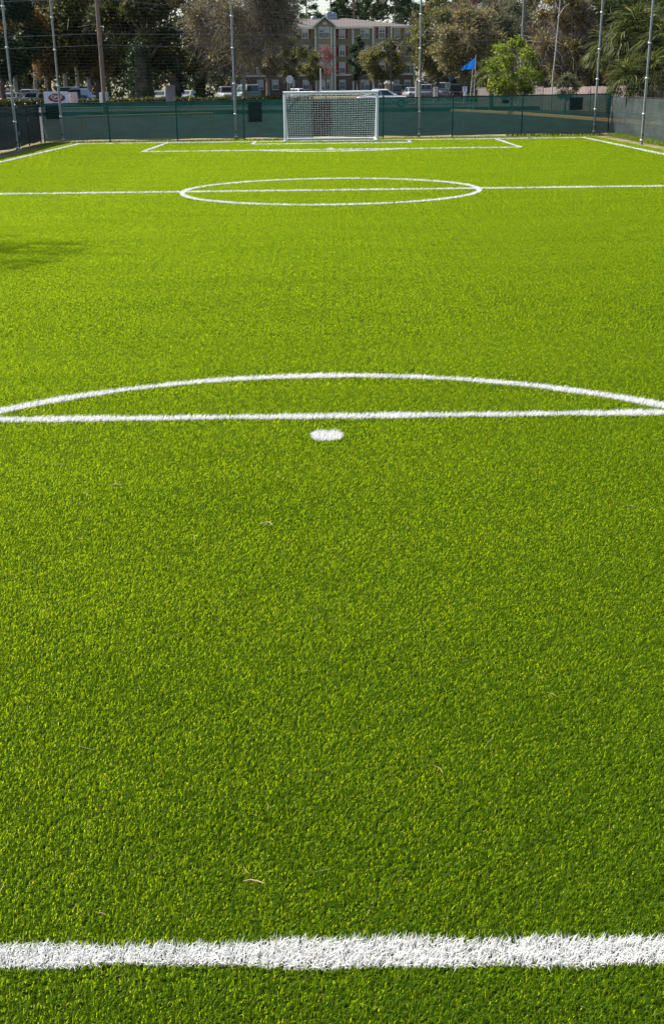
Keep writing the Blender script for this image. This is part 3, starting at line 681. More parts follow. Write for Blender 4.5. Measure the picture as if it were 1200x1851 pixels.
# right hand thicket
tree('shrub_tree', 'bright lime green leafy shrub behind the fence right of the flag', 925, 88, 5.4, 2.9, .6, 'bright', 10000, .17, 101, None, 44, M_barkp, .08, 900, shell=.1, squash=.95, limbs=30, rad=(.13, .27))
tree('thicket_tree', 'brown vine tangled tree behind the pale leaning trunk', 1010, 98, 10, 3.3, .8, 'tangle', 12000, .24, 102, 'thicket at the right', 36, M_bark, .16, 5200, shell=.1)
tree('thicket_tree', 'brown vine tangled tree behind the far right corner mast', 1070, 100, 10.5, 3.3, .8, 'tangle', 12000, .24, 103, 'thicket at the right', 36, M_bark, .16, 5200, shell=.1)
tree('thicket_tree', 'lime tinted canopy above the drooping palms at right edge', 1150, 97, 10.5, 3.9, 3.0, 'lime', 13000, .27, 104, 'thicket at the right', 32, M_bark, .2, 1400, shell=.2)
tree('thicket_tree', 'dark green canopy at the right picture edge above palms', 1215, 92, 10, 3.6, 1.6, 'lime', 11000, .27, 105, 'thicket at the right', 30, M_bark, .2, 900, shell=.2)
tree('low_bush', 'low grey green bush leaning over the wooden fence', 1022, 82, 2.75, 1.25, .9, 'grey', 2600, .14, 106, None, 20, M_bark, .06, 100, shell=.2, cat='bush')
b = MB()
t = empty('pale_trunk_tree', (PX(999, 92), 92, 0), 0, 'slender bare tree with white trunk in the right thicket', 'tree', None)
b.tube([(-.12, 0, -.1), (-.1, 0, 2.5), (.0, 0, 4.2), (.12, .1, 6.5), (.2, 0, 9.5)], [.055, .05, .045, .038, .02], 8, False); b.build('trunk', M_birch, t)
b = MB()
for z, e in ((4.4, (.75, -.1, 3.2)), (3.3, (.65, 0, 2.85)), (5.6, (-.8, 0, 6.4)), (6.6, (.9, .2, 7.6)), (7.2, (-.6, 0, 8.4))): b.tube([(.02, 0, z), ((e[0])*.55, e[1], (z+e[2])/2+.22), e], [.03, .022, .01], 6, False)
b.build('branches', M_birch, t)

# shade tree left of the pitch, whose crown edge throws the shadow on the turf
tree('oak_tree', 'spreading oak outside the left side fence, out of the frame', 0, 22.9, 18, 3.2, 12.2, 'olive_oak', 3200, .13, 120, None, 28, M_bark, .2, 200, shell=.2, X=-18.5)

# ------------------------------------------------------------------ palms
M_frond = leafmat('palm_frond', [(0, (.022, .036, .008)), (.5, (.06, .082, .016)), (.85, (.14, .15, .035)), (1, (.30, .26, .10))], .35)
M_dead = leafmat('dead_palm_frond', [(0, (.18, .09, .03)), (1, (.36, .22, .09))], .3)
def frond_mesh(seed, drop):
    rg = random.Random(seed); V = []; Fs = []; va = []
    def quad(a, b, w0, w1, v):
        d = (b-a).normalized(); s = d.cross(Vector((rg.uniform(-.3, .3), rg.uniform(-.3, .3), 1))).normalized(); i = len(V)
        V.extend([a-s*w0, a+s*w0, b+s*w1, b-s*w1]); Fs.append((i, i+1, i+2, i+3)); va.extend([v]*4)
    stem = [Vector((t*.75, 0, .35*t-.28*t*t)) for t in (0, .35, .7, 1)]
    for a, c in zip(stem[:-1], stem[1:]): quad(a, c, .022, .018, .8)
    hub = stem[-1]
    for k in range(19):
        ang = R(-95+190*k/18)+rg.uniform(-.05, .05); l = .95*(1-.25*abs(k-9)/9)*rg.uniform(.9, 1.1); v = min(.97, max(.03, rg.gauss(.5, .2)))
        d = Vector((math.cos(ang), math.sin(ang), .05)); p1 = hub+d*l*.5+Vector((0, 0, .03)); p2 = hub+d*l*.82+Vector((0, 0, -drop*.28)); p3 = hub+d*l*.95+Vector((0, 0, -drop*.62))
        quad(hub, p1, .010, .030, v); quad(p1, p2, .030, .020, v); quad(p2, p3, .020, .004, v)
    return np_mesh('frond', [tuple(v) for v in V], Fs, va)
FR = [frond_mesh(200+k, .55+.25*k) for k in range(4)]
FD = [frond_mesh(210+k, 1.1) for k in range(2)]
for m_ in FR: m_.materials.append(M_frond)
for m_ in FD: m_.materials.append(M_dead)
M_ptrunk = mat('palm_trunk', (.20, .15, .10), .9, (.09, .07, .05), 7, bump=.6)
def palm(label, px, Y, h, sc, seed, n=30, dead=4, lo=-35):
    rg = random.Random(seed); t = empty('palm', (PX(px, Y), Y, 0), 0, label, 'palm', 'palms beyond the right fence')
    b = MB(); b.tube([(0, 0, -.1), (.03, 0, h*.5), (0, 0, h)], [.2, .17, .15], 10)
    for k in range(16): a = k*2.4; z = h*(.25+.75*k/16); b.box(.13*math.cos(a)-.05, .13*math.cos(a)+.05, .13*math.sin(a)-.05, .13*math.sin(a)+.05, z-.1, z+.08)
    b.build('trunk', M_ptrunk, t)
    for k in range(n):
        o = bpy.data.objects.new('frond', rg.choice(FR)); COL.objects.link(o); o.parent = t
        el = lo+(85-lo)*(k/n)**.9; o.location = (0, 0, h-.05+.1*k/n); s = sc*rg.uniform(.85, 1.15); o.scale = (s, s, s)
        o.rotation_euler = (rg.uniform(-.35, .35), -R(el), k*2.39996+rg.uniform(-.2, .2))
    for k in range(dead):
        o = bpy.data.objects.new('dead_frond', rg.choice(FD)); COL.objects.link(o); o.parent = t
        o.location = (0, 0, h-.15); s = sc*rg.uniform(.7, .9); o.scale = (s, s, s); o.rotation_euler = (rg.uniform(-.3, .3), R(rg.uniform(55, 78)), k*1.7+rg.uniform(-.3, .3))
palm('palm with hanging dead fronds between blue flag and bright shrub', 887, 92, 2.7, .85, 1, 26, 7, -45)
palm('palm with drooping fronds just right of the far corner mast', 1100, 82, 3.6, 1.25, 2, 30, 3)
palm('tallest dense palm between the two right hand masts', 1140, 80, 4.5, 1.45, 3, 34, 4)
palm('dense palm at the right picture edge', 1192, 78, 3.9, 1.45, 4, 34, 3)
palm('low palm hanging over the fence below the tall palm', 1135, 74, 1.75, 1.15, 5, 24, 2, -25)
palm('low palm hanging over the fence at the right mast', 1176, 73, 2.1, 1.1, 6, 24, 1, -25)

# ------------------------------------------------------------------ hedges
def hedge(label, x0, x1, y, d, h, n, seed):
    rg = np.random.default_rng(seed); V = np.c_[rg.uniform(x0, x1, n), rg.uniform(y, y+d, n), rg.uniform(.0, h, n)]
    f = rg.integers(0, 3, n); V[f == 0, 1] = y+rg.normal(0, .05, (f == 0).sum()); V[f == 1, 2] = h+rg.normal(0, .05, (f == 1).sum())
    t = empty('hedge', ((x0+x1)/2, y, 0), 0, label, 'hedge'); V[:, 0] -= (x0+x1)/2; V[:, 1] -= y
    V[:, 2] += .05*np.sin(V[:, 0]*1.7+seed)+.03*np.sin(V[:, 0]*5.1)
    u = rg.normal(0, 1, (n, 3)); u /= np.linalg.norm(u, axis=1)[:, None]; w = np.cross(u, rg.normal(0, 1, (n, 3))); w /= np.linalg.norm(w, axis=1)[:, None]
    s = .12; Q = np.stack([V-u*s, V+w*s*.6, V+u*s, V-w*s*.6], 1).reshape(-1, 3)
    link('foliage', np_mesh('foliage', Q, np.arange(4*n).reshape(n, 4), np.repeat(rg.random(n), 4)), LEAF['hedge'], t)
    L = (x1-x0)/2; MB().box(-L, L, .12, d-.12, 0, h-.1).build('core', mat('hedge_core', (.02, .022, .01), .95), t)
hedge('long clipped hedge in front of the left car park', -36, -4.4, 113.6, 1.3, 1.06, 9000, 3)
hedge('short clipped hedge at the foot of the flag', 12.4, 15.6, 112, 1.2, 1.02, 1200, 4)

# ------------------------------------------------------------------ kerbs
def kerb(label, pts):
    b = MB(); P = [Vector((*p, 0)) for p in pts]; V = []; Fs = []
    for i, p in enumerate(P):
        d = (P[min(i+1, len(P)-1)]-P[max(i-1, 0)]).normalized(); n = Vector((d.y, -d.x, 0))
        for o_, z in ((-.075, -.05), (-.075, .13), (-.055, .15), (.055, .15), (.075, .13), (.075, -.05)): V.append(p+n*o_+Vector((0, 0, z)))
        if i:
            for k in range(5): q = (i-1)*6+k; Fs.append((q, q+1, q+7, q+6))
    b.add(V, Fs); o = b.build('kerb', M_curb); tag(o, label, 'kerb')
t = empty('kerb_stand_in', (-9.7, 62, 0), 0, 'added low yellow rail standing in for a kerb seen through the left fence screen', 'barrier')  # added rail in place of a yellow kerb, round so its top catches sun
MB().tube([(-3.6, 0, .70), (3.5, 0, .80)], .06, 10).build('rail', M_curb, t)
for x in (-3.4, 3.3): MB().tube([(x, .06, 0), (x, .06, .75)], .04, 8).build('post', M_curb, t)
kerb('curving faded yellow kerb seen through the right fence screen', [(9.6, 96.9), (10.6, 95), (11.8, 91), (12.9, 86.5), (13.7, 82), (14.7, 75), (15.4, 69), (16.2, 64), (16.9, 60.4), (18, 56), (19.5, 51)])

# ------------------------------------------------------------------ apartment building
M_side = mat('tan_clapboard', (.235, .195, .118), .8, (.20, .165, .10), 1.2, stretch=(.3, .3, 6), lo=.3, hi=.7)
M_sidel = mat('pale_clapboard_bay', (.29, .255, .16), .8, (.25, .22, .14), 1.2, stretch=(.3, .3, 6), lo=.3, hi=.7)
M_base = mat('brown_ground_storey', (.15, .108, .08), .85, (.12, .088, .066), 1.5)
M_roof = mat('grey_brown_shingle', (.15, .125, .112), .9, (.11, .092, .082), 3, bump=.2, stretch=(1, 1, 3))
M_trim = mat('cream_trim', (.72, .70, .62), .6)
M_shut = mat('red_shutter', (.21, .022, .03), .6)
M_glass = mat('dark_window_glass', (.10, .13, .17), .12, (.05, .065, .085), .8, spec=.6)
M_blind = mat('window_blind', (.50, .50, .47), .7, (.42, .42, .40), 3)
def building():
    YB = 214.0
    t = empty('apartment_building', (PX(600, YB), YB, 0), 0, 'four storey tan apartment building with red shutters behind trees', 'building')
    def X(px): return (px-600)*YB/2176.0
    def Z(py, px=620): return PZ(px, py, YB)
    EV = Z(49.5); RG = Z(30); BD = 3.7
    x0, xa, xb, xc_, xd, x1 = X(420), X(570), X(605.5), X(672), X(706), X(750)
    D0, D1 = 0.0, 16.0
    def wall(name, a, b_, y, z0, z1, m): return MB().box(a, b_, y, D1, z0, z1).build(name, m, t)
    wall('upper_wall', x0, xa, .0, BD, EV, M_side); wall('upper_wall', xb, xc_, .02, BD, EV, M_side); wall('upper_wall', xd, x1, 1.2, BD, EV, M_side)
    wall('bay_wall', xa, xb, -1.2, 0, EV+.02, M_sidel); wall('bay_wall', xc_, xd, -.8, BD, EV, M_sidel)
    wall('ground_wall', x0, xa, .02, 0, BD, M_base); wall('ground_wall', xb, xc_, .04, 0, BD, M_base); wall('ground_wall', xc_, xd, -.78, 0, BD, M_base); wall('ground_wall', xd, x1, 1.22, 0, BD, M_base)
    # band course and corner trim
    for a, b_, y in ((x0, xa, -.06), (xb, xc_, -.04), (xc_, xd, -.86), (xd, x1, 1.14)):
        MB().box(a+.01, b_-.01, y, y+.08, BD-.12, BD+.12).build('band_course', M_trim, t)
    for px, y in ((570.8, -1.25), (605, -1.25), (599, -1.26), (637.5, -.05), (673, -.86), (705.5, -.86), (748, 1.14)):
        x = X(px); MB().box(x-.13, x+.13, y, y+.12, .05, EV-.05).build('corner_board', M_trim, t)
    # hip roof with overhang
    o = .55; ym = (D0+D1)/2; rx0, rx1 = x0+8, X(628)
    V = [(x0-o, -o, EV), (x1+o, -o+1.0, EV), (x1+o, D1+o, EV), (x0-o, D1+o, EV), (rx0, ym, RG), (rx1, ym, RG)]
    MB().add(V, [(0, 1, 5, 4), (1, 2, 5), (2, 3, 4, 5), (3, 0, 4)]).add([(v[0], v[1], EV-.02) for v in V[:4]], [(3, 2, 1, 0)]).build('roof', M_roof, t)
    b = MB(); b.box(x0-o, xa-.5, -o-.04, -o+.1, EV-.28, EV+.03); b.box(xb+.5, x1+o, -o-.04+.3, -o+.5, EV-.28, EV+.03); b.build('gutter', M_trim, t)
    # gable over the bay
    gx = (xa+xb)/2; gw = (xb-xa)/2; gz = Z(33.5, 588)
    MB().prism([(xa, EV), (xb, EV), (gx, gz-.15)], 'y', -1.2, 3).build('gable_wall', M_sidel, t)
    for s in (-1, 1):
        b = MB(); e = Vector((gx+s*(gw+.55), 0, EV-.25)); p = Vector((gx, 0, gz+.12))
        V = []
        for y in (-1.65, 5):
            V += [(e.x, y, e.z), (p.x, y, p.z), (p.x, y, p.z+.22), (e.x, y, e.z+.22)]
        b.add(V, [(0, 1, 2, 3), (7, 6, 5, 4), (0, 4, 5, 1), (3, 2, 6, 7), (0, 3, 7, 4), (1, 5, 6, 2)]); r = b.build('gable_roof', M_roof, t)
        b = MB(); b.add([(v[0], -1.70 if v[1] < 0 else -1.655, v[2]-.12 if i % 4 in (0, 1) else v[2]) for i, v in enumerate(V)], [(0, 1, 2, 3), (7, 6, 5, 4), (0, 4, 5, 1), (3, 2, 6, 7), (0, 3, 7, 4), (1, 5, 6, 2)]); b.build('rake_board', M_trim, r)
        MB().box(gx+s*(gw+.5)-.35, gx+s*(gw+.5)+.35, -1.66, -1.1, EV-.35, EV-.05).build('eave_return', M_trim, r)
    MB().box(gx-.3, gx+.3, -1.26, -1.19, gz-1.15, gz-.75).build('gable_vent', M_trim, t)
    # chimneys / vents on the ridge
    for px, w, h in ((595, .75, 1.2), (602, .75, 1.0), (567, .6, .45), (712, .5, .4)):
        x = X(px); MB().lathe([(w, 0), (w, h), (w*.8, h+.25), (w*.2, h+.35)], 12, (x, ym, RG-.3 if px < 620 else EV+.6)).build('roof_vent', M_galv, t)
    rows = [60.0, 91.5, 122.5, 153.0]
    def window(px, py, w, h, y, shut=(0, 0), blind=.45):
        x, z = X(px), Z(py, px)
        f = MB(); q = .09
        for a, b_, c, d_ in ((x-w/2-q, x+w/2+q, z+h/2, z+h/2+q+.03), (x-w/2-q, x+w/2+q, z-h/2-q-.03, z-h/2), (x-w/2-q, x-w/2, z-h/2, z+h/2), (x+w/2, x+w/2+q, z-h/2, z+h/2)):
            f.box(a, b_, y-.09, y+.02, c, d_)
        fr = f.build('window', M_trim, t)
        MB().box(x-w/2, x+w/2, y-.03, y+.01, z-h/2, z+h/2).build('pane', M_glass, fr)
        MB().box(x-w/2+.01, x+w/2-.01, y-.036, y-.031, z+h/2-h*blind, z+h/2).build('blind', M_blind, fr)
        s = MB(); s.box(x-w/2, x+w/2, y-.075, y-.04, z-.035, z+.035); s.box(x-.02, x+.02, y-.07, y-.045, z-h/2, z+h/2); s.build('glazing_bar', M_trim, fr)
        for sd, on in ((-1, shut[0]), (1, shut[1])):
            if on:
                xs = x+sd*(w/2+q+.24); k = MB(); k.box(xs-.21, xs+.21, y-.07, y-.005, z-h/2-.05, z+h/2+.05)
                for j in range(9): zz = z-h/2+h*(j+.5)/9; k.box(xs-.16, xs+.16, y-.085, y-.07, zz-.04, zz+.03)
                k.build('shutter', M_shut, t)
    rb = random.Random(9)
    for r, py in enumerate(rows):
        up = r < 3; h = 1.62 if up else 1.45; bl = lambda: rb.choice((.25, .45, .5, .8))
        for px in (440, 470, 497, 524): window(px, py, .95, h, .0, (up, up), bl())
        window(552.5, py, .95, h, .0, (0, up), bl())
        for px in (582, 590.8): window(px, py, .82, h, -1.2, (0, 0), bl())
        window(618, py, .95, h, .02, (up, up), bl())
        for px in (655, 662): window(px, py, .66, h, .02, (0, 0), bl())
        window(688.5, py, 1.0, h, -.8, (up, up), bl())
        window(716, py, .95, h, 1.2, (0, 0), bl()); window(736, py, .95, h, 1.2, (0, 0), bl())
building()

# ------------------------------------------------------------------ cars
M_tyre = mat('tyre', (.015, .015, .015), .9); M_rim = mat('alloy_rim', (.5, .5, .5), .35, metal=.8)
M_cglass = mat('car_glass', (.035, .045, .05), .08, (.02, .026, .03), 2, spec=.6)
M_lampw = mat('headlight', (.7, .7, .68), .2); M_lampr = mat('tail_light', (.4, .02, .02), .3)
PAINT = {k: mat('car_paint_'+k, c, .28, tuple(q*.93 for q in c), 2, spec=.5, coat=.5) for k, c in dict(white=(.78, .78, .76), pale=(.33, .33, .32), red=(.28, .02, .025), dark=(.03, .034, .042), tan=(.46, .40, .32), silver=(.30, .32, .33), blue=(.03, .13, .36), green=(.14, .22, .20), maroon=(.16, .02, .03)).items()}
TYPES = {  # length, width, belt z, roof z, cabin base x0 x1, roof x0 x1, bonnet z, boot z
 'sedan': (4.7, 1.8, .93, 1.44, -1.75, 1.25, -.95, .35, .88, .93),
 'suv': (4.6, 1.85, 1.08, 1.75, -2.15, 1.2, -1.85, .45, 1.02, 1.06),
 'van': (5.0, 1.95, 1.15, 1.95, -2.4, 1.75, -2.25, .95, 1.08, 1.12),
 'pickup': (5.5, 1.95, 1.12, 1.80, -.75, 1.35, -.55, .7, 1.08, 1.05)}
def car(typ, paint, x, y, rz, label, group=None):
    L, Wd, belt, roof, cb0, cb1, r0, r1, bon, boot = TYPES[typ]; w = Wd/2; P = PAINT[paint]
    t = empty('parked_car' if group else 'passing_car', (x, y, .28), rz, label, 'car', group)
    st = [(-L/2, .45, .62, .80), (-L/2+.08, .36, boot-.12, .92), (-L/2+.35, .30, boot, .97), (cb0, .26, belt, 1), (0, .25, belt, 1), (cb1, .26, belt-.02, 1), (cb1+.4, .28, bon, .98), (L/2-.35, .30, bon-.10, .95), (L/2-.07, .36, bon-.24, .88), (L/2, .44, .60, .78)]
    V, Fs = [], []
    for (sx, zb, zt, k) in st:
        ww = w*k; zm = zb+(zt-zb)*.55
        V += [(sx, -ww*.9, zb), (sx, -ww, zm), (sx, -ww*.95, zt-.04), (sx, -ww*.84, zt), (sx, ww*.84, zt), (sx, ww*.95, zt-.04), (sx, ww, zm), (sx, ww*.9, zb)]
    for i in range(len(st)-1):
        for j in range(8): a = i*8+j; c = i*8+(j+1) % 8; Fs.append((a, c, c+8, a+8))
    Fs += [tuple(range(7, -1, -1)), tuple(range((len(st)-1)*8, len(st)*8))]
    body = MB().add(V, Fs, True).build('body', P, t)
    wb, wr = w*.86, w*.68
    base = [(cb0, -wb), (cb1, -wb), (cb1, wb), (cb0, wb)]; top = [(r0, -wr), (r1, -wr), (r1, wr), (r0, wr)]
    z0, z1 = belt-.05, roof
    cv = [Vector((*p, z0)) for p in base]; tv_ = [Vector((*p, z1-.05)) for p in top]; tv2 = [Vector((p[0]*.9+(r0+r1)/2*.1, p[1]*.86, z1)) for p in top]
    b = MB().add(cv+tv_+tv2, [(0, 1, 5, 4), (1, 2, 6, 5), (2, 3, 7, 6), (3, 0, 4, 7), (4, 5, 9, 8), (5, 6, 10, 9), (6, 7, 11, 10), (7, 4, 8, 11), (8, 9, 10, 11)]); b.build('cabin', P, t)
    def pane(a, b_, c, d_, u0, u1, v0, v1, name):
        n = (b_-a).cross(d_-a).normalized()*.012
        def q(u, v): return (a.lerp(b_, u)).lerp(d_.lerp(c, u), v)+n
        MB().add([q(u0, v0), q(u1, v0), q(u1, v1), q(u0, v1)], [(0, 1, 2, 3)]).build(name, M_cglass, t)
    for a, b_ in ((0, 1), (2, 3)):
        pane(cv[a], cv[b_], tv_[b_], tv_[a], .10, .49, .16, .9, 'side_window'); pane(cv[a], cv[b_], tv_[b_], tv_[a], .53, .90, .16, .9, 'side_window')
    pane(cv[1], cv[2], tv_[2], tv_[1], .06, .94, .14, .95, 'windscreen'); pane(cv[3], cv[0], tv_[0], tv_[3], .08, .92, .2, .92, 'rear_window')
    for sx in (-L/2+.85, L/2-.9):
        for s in (-1, 1):
            wheel = empty('wheel', (sx, s*(w-.1), .32)); wheel.parent = t
            b = MB(); b.tube([(0, -.1, 0), (0, .1, 0)], .32, 18); b.build('tyre', M_tyre, wheel)
            b = MB(); b.tube([(0, s*.09, 0), (0, s*.112, 0)], .2, 14); b.build('rim', M_rim, wheel)
    for s in (-1, 1):
        MB().box(L/2-.12, L/2-.015, s*w*.62-.16, s*w*.62+.16, .58, .70, .02).build('headlight', M_lampw, t)
        MB().box(-L/2+.0, -L/2+.1, s*w*.66-.14, s*w*.66+.14, .66, .84, .02).build('tail_light', M_lampr, t)
        MB().box(cb1-.35, cb1-.15, s*(w+.06)-.06, s*(w+.06)+.06, belt+.0, belt+.12, .02).build('mirror', P, t)
    for z in (.5,): MB().box(L/2-.05, L/2+.04, -w*.8, w*.8, .36, .5, .02).build('bumper', P, t)
    return t
car('sedan', 'white', PX(692, 100.5), 100.5, 0, 'white sedan on the road passing behind the right goal post')
GL = 'cars parked behind the left hedge'
for typ, col, px, Y, rz, lab in [
 ('suv', 'red', 9, 131, 1.35, 'red parked car at the far left picture edge'),
 ('sedan', 'pale', 24, 126, 1.5, 'white parked car right next to the red one at far left'),
 ('sedan', 'dark', 50, 131, 1.7, 'dark parked car between the white and the tan ones, left'),
 ('suv', 'pale', 55, 146, 1.5, 'white parked car behind the dark one at the left'),
 ('sedan', 'tan', 62, 126, 1.45, 'tan parked car left of the maroon one by the banner'),
 ('sedan', 'maroon', 73, 127, 1.6, 'maroon parked car at the left edge of the banner'),
 ('suv', 'blue', 146, 134, 1.4, 'blue parked car right of the banner'),
 ('van', 'dark', 128, 142, 1.5, 'dark parked van behind the banner'),
 ('sedan', 'silver', 291, 133, 1.5, 'silver parked car seen left of the grey cabinet'),
 ('sedan', 'silver', 341, 138, 1.3, 'pale silver parked car left of the yellow guy wire guard'),
 ('pickup', 'pale', 408, 139, 1.85, 'white pickup truck parked left of the mast near the goal'),
 ('van', 'green', 445, 135, 1.95, 'grey green van parked right of the mast near the goal')]:
    car(typ, col, PX(px, Y), Y, rz, lab, GL)
GR = 'cars parked in the car park right of the goal'
for typ, col, px, Y, rz, lab in [
 ('suv', 'dark', 719, 152, 1.4, 'dark parked car just right of the brick pillar'),
 ('sedan', 'silver', 743, 146, 1.7, 'silver parked car left of the tall cream utility box'),
 ('suv', 'pale', 769, 150, 1.5, 'white parked car between the cream utility box and the stone block'),
 ('van', 'pale', 800, 153, 1.3, 'white parked van behind the oak trunks right of the stone block'),
 ('suv', 'dark', 822, 144, 1.5, 'dark parked car left of the white notice sign'),
 ('sedan', 'white', 537, 150, 1.2, 'white parked car behind the octagonal sign')]:
    car(typ, col, PX(px, Y), Y, rz, lab, GR)

# ------------------------------------------------------------------ utility poles and wires
def upole(px, Y, h, r, m, label, arms=(), X=None):
    t = empty('utility_pole', (PX(px, Y) if X is None else X, Y, 0), 0, label, 'pole')
    MB().tube([(0, 0, -.1), (.0, 0, h*.5), (0, 0, h)], [r, r*.86, r*.7], 12).build('shaft', m, t)
    for z in arms:
        MB().tube([(0, -r*.8, z), (0, -r-.10, z)], .03, 8).build('insulator', M_white, t)
    return t
M_polegrey = mat('grey_pole_wood', (.20, .19, .17), .85, (.13, .12, .11), 12, bump=.3, stretch=(1, 1, .08))
p1 = upole(187, 92, 10.5, .19, M_polewood, 'brown wooden utility pole behind the left part of the fence', (5.1, 5.9, 8.3))
p2 = upole(940, 106, 11, .2, M_polegrey, 'grey utility pole in the trees above the bright shrub', (5.7, 6.2, 7.3))
MB().box(-.32, -.12, -.34, -.16, 1.0, 1.75, .02).build('meter_box', M_white, p1); MB().box(.14, .36, -.34, -.16, 1.1, 1.8, .02).build('meter_box', M_conc, p1)
p3 = upole(0, 86, 10, .19, M_polewood, 'wooden utility pole outside the picture left', (5.1, 5.9, 8.3), X=-48)
p4 = upole(0, 112, 11, .2, M_polegrey, 'grey utility pole outside the picture right', (5.7, 6.2, 7.3), X=52)
M_wire = mat('weathered_cable', (.11, .11, .11), .6)
def wire(a, b_, sag, label, r=.017):
    a = Vector(a); b_ = Vector(b_); pts = [a.lerp(b_, k/24)-Vector((0, 0, sag*4*(k/24)*(1-k/24))) for k in range(25)]
    tag(MB().tube(pts, r, 5).build('overhead_wire', M_wire), label, 'wire', 'overhead wires')
A, B_, C_, D_ = p1.location, p2.location, p3.location, p4.location
for nm, zl, zr, sg in (('lowest', 5.1, 5.7, .35), ('middle', 5.9, 6.2, .15), ('upper', 8.3, 7.3, .45)):
    wire((A.x, A.y-.3, zl), (B_.x, B_.y-.3, zr), sg, nm+' wire spanning between the wooden and the grey utility pole')
    wire((C_.x, C_.y-.3, zl), (A.x, A.y-.3, zl), .3, nm+' wire running left from the wooden utility pole')
    wire((B_.x, B_.y-.3, zr), (D_.x, D_.y-.3, zr), .3, nm+' wire running right from the grey utility pole into the trees')
t = empty('guy_wire', (PX(334, 100), 100, 0), 0, 'slanting guy wire with yellow guard behind the left fence', 'wire')
MB().tube([(-.1, 0, 0), (.62, 0, 2.0)], .035, 8).build('yellow_guard', mat('yellow_plastic', (.62, .42, .06), .5), t)
MB().tube([(.62, 0, 2.0), (2.9, 0, 7.5)], .01, 5).build('cable', M_rope, t)

# ------------------------------------------------------------------ banner
def text_mesh(s, size, name):
    c = bpy.data.curves.new(name, 'FONT'); c.body = s; c.size = size; c.align_x = 'CENTER'; c.align_y = 'CENTER'; c.extrude = .002; c.offset = .012*size
    o = bpy.data.objects.new(name, c); COL.objects.link(o); bpy.context.view_layer.update()
    me = bpy.data.meshes.new_from_object(o.evaluated_get(bpy.context.evaluated_depsgraph_get())); bpy.data.objects.remove(o); me.name = name; return me
YBn = 109.0
bn = empty('banner', (PX(99, YBn), YBn, 0), 0, 'white banner with red oval logo standing at the hedge', 'banner')
M_vinyl = mat('white_vinyl', (.74, .73, .74), .5, (.66, .65, .67), 2); M_logo = mat('logo_red', (.30, .012, .03), .5)
def cloth(x0, x1, z0, z1, y, wv):
    V = []; Fs = []; n = 24
    for k in range(7):
        for j in range(n+1):
            u = j/n; V.append((x0+(x1-x0)*u, y+wv*math.sin(u*9+k*.3)+.01*math.sin(u*31), z0+(z1-z0)*k/6))
            if k and j: q = k*(n+1)+j; Fs.append((q-n-2, q-n-1, q, q-1))
    return MB().add(V, Fs, True)
cw = 22*YBn/2176
cloth(-cw, cw, .58, 1.83, 0, .018).build('white_sheet', M_vinyl, bn)
b = MB(); b.add([(-.02+.72*math.cos(k*math.pi/24)+.1, -.045, 1.29+.33*math.sin(k*math.pi/24)) for k in range(48)], [tuple(range(48))]); lg = b.build('oval_logo', M_logo, bn)
b = MB(); ring = []
for k in range(49):
    a = k*math.pi/24; ring.append((.08+.735*math.cos(a), -.047, 1.29+.345*math.sin(a)))
b.tube(ring, .012, 5); b.build('oval_rim', M_black, lg)
me = text_mesh('ONE', .46, 'logo_lettering'); o = link('logo_lettering', me, M_white, lg, (.06, -.052, 1.36)); o.rotation_euler = (R(90), 0, 0); o.scale = (1.1, .8, 1)
MB().box(-.28, .42, -.056, -.05, 1.1, 1.15).build('logo_strapline', M_white, lg)
for x in (-cw+.02, cw-.02): MB().tube([(x, .06, 0), (x, .06, 1.86)], .025, 8).build('stake', M_polewood, bn)
bn2 = empty('banner', (PX(130, YBn+.4), YBn+.4, 0), 0, 'smaller faded pink banner sheet right behind the white banner', 'banner')
cloth(-.48, .40, .66, 1.76, 0, .02).build('pink_sheet', mat('faded_pink_vinyl', (.55, .36, .34), .6, (.66, .58, .56), 7, lo=.42, hi=.56, stretch=(1, 1, 1.6)), bn2)
MB().tube([(.4, .06, 0), (.43, .06, 1.8)], .025, 8).build('stake', M_polewood, bn2)

# ------------------------------------------------------------------ cabinets, posts, signs, lamps
M_cab = mat('grey_purple_cabinet', (.15, .135, .15), .6, (.12, .11, .12), 3)
def cabinet(px, Y, w, d, h, m, label, cap=None, z0=0):
    t = empty('utility_cabinet', (PX(px, Y), Y, 0), 0, label, 'cabinet')
    MB().box(-w/2, w/2, 0, d, z0, h, .02).build('case', m, t); MB().box(-w/2-.04, w/2+.04, -.04, d+.04, 0, .1).build('plinth', M_conc, t)
    b = MB(); b.box(-w/2+.05, -.01, -.018, -.002, .2, h-.1, .004); b.box(.01, w/2-.05, -.018, -.002, .2, h-.1, .004); dr = b.build('door', m, t)
    MB().box(.02, .05, -.045, -.015, h*.5, h*.5+.12).build('handle', M_black, dr)
    MB().box(-w/2-.03, w/2+.03, -.03, d+.03, h-.002, h+.05, .01).build('lid', cap or m, t); return t
cabinet(306.5, 112, .82, .6, 2.18, M_cab, 'grey upright cabinet above the left fence')
cabinet(422, 111, .46, .45, 2.6, M_cab, 'narrow tall grey cabinet left of the mast by the goal')
cabinet(753.5, 111, .36, .4, 2.15, mat('cream_metal', (.55, .50, .38), .6, (.46, .42, .30), 2), 'tall cream utility box left of the mast right of goal')
cabinet(787, 112, .40, .4, 1.75, M_conc, 'pale concrete coloured box right of the mast right of goal')
# brick pillar with white cap
t = empty('brick_pillar', (PX(702, 118), 118, 0), 0, 'tan brick gate pillar with white cap behind the white sedan', 'pillar')
MB().box(-.36, .36, 0, .72, 0, 2.1).build('shaft', mat('tan_brick', (.36, .29, .20), .85, (.26, .20, .14), 9), t)
MB().box(-.46, .46, -.10, .82, 2.1, 2.26, .02).build('cap', M_trim, t); MB().prism([(-.38, 2.26), (.38, 2.26), (.2, 2.42), (-.2, 2.42)], 'y', 0, .72).build('cap_top', M_trim, t)
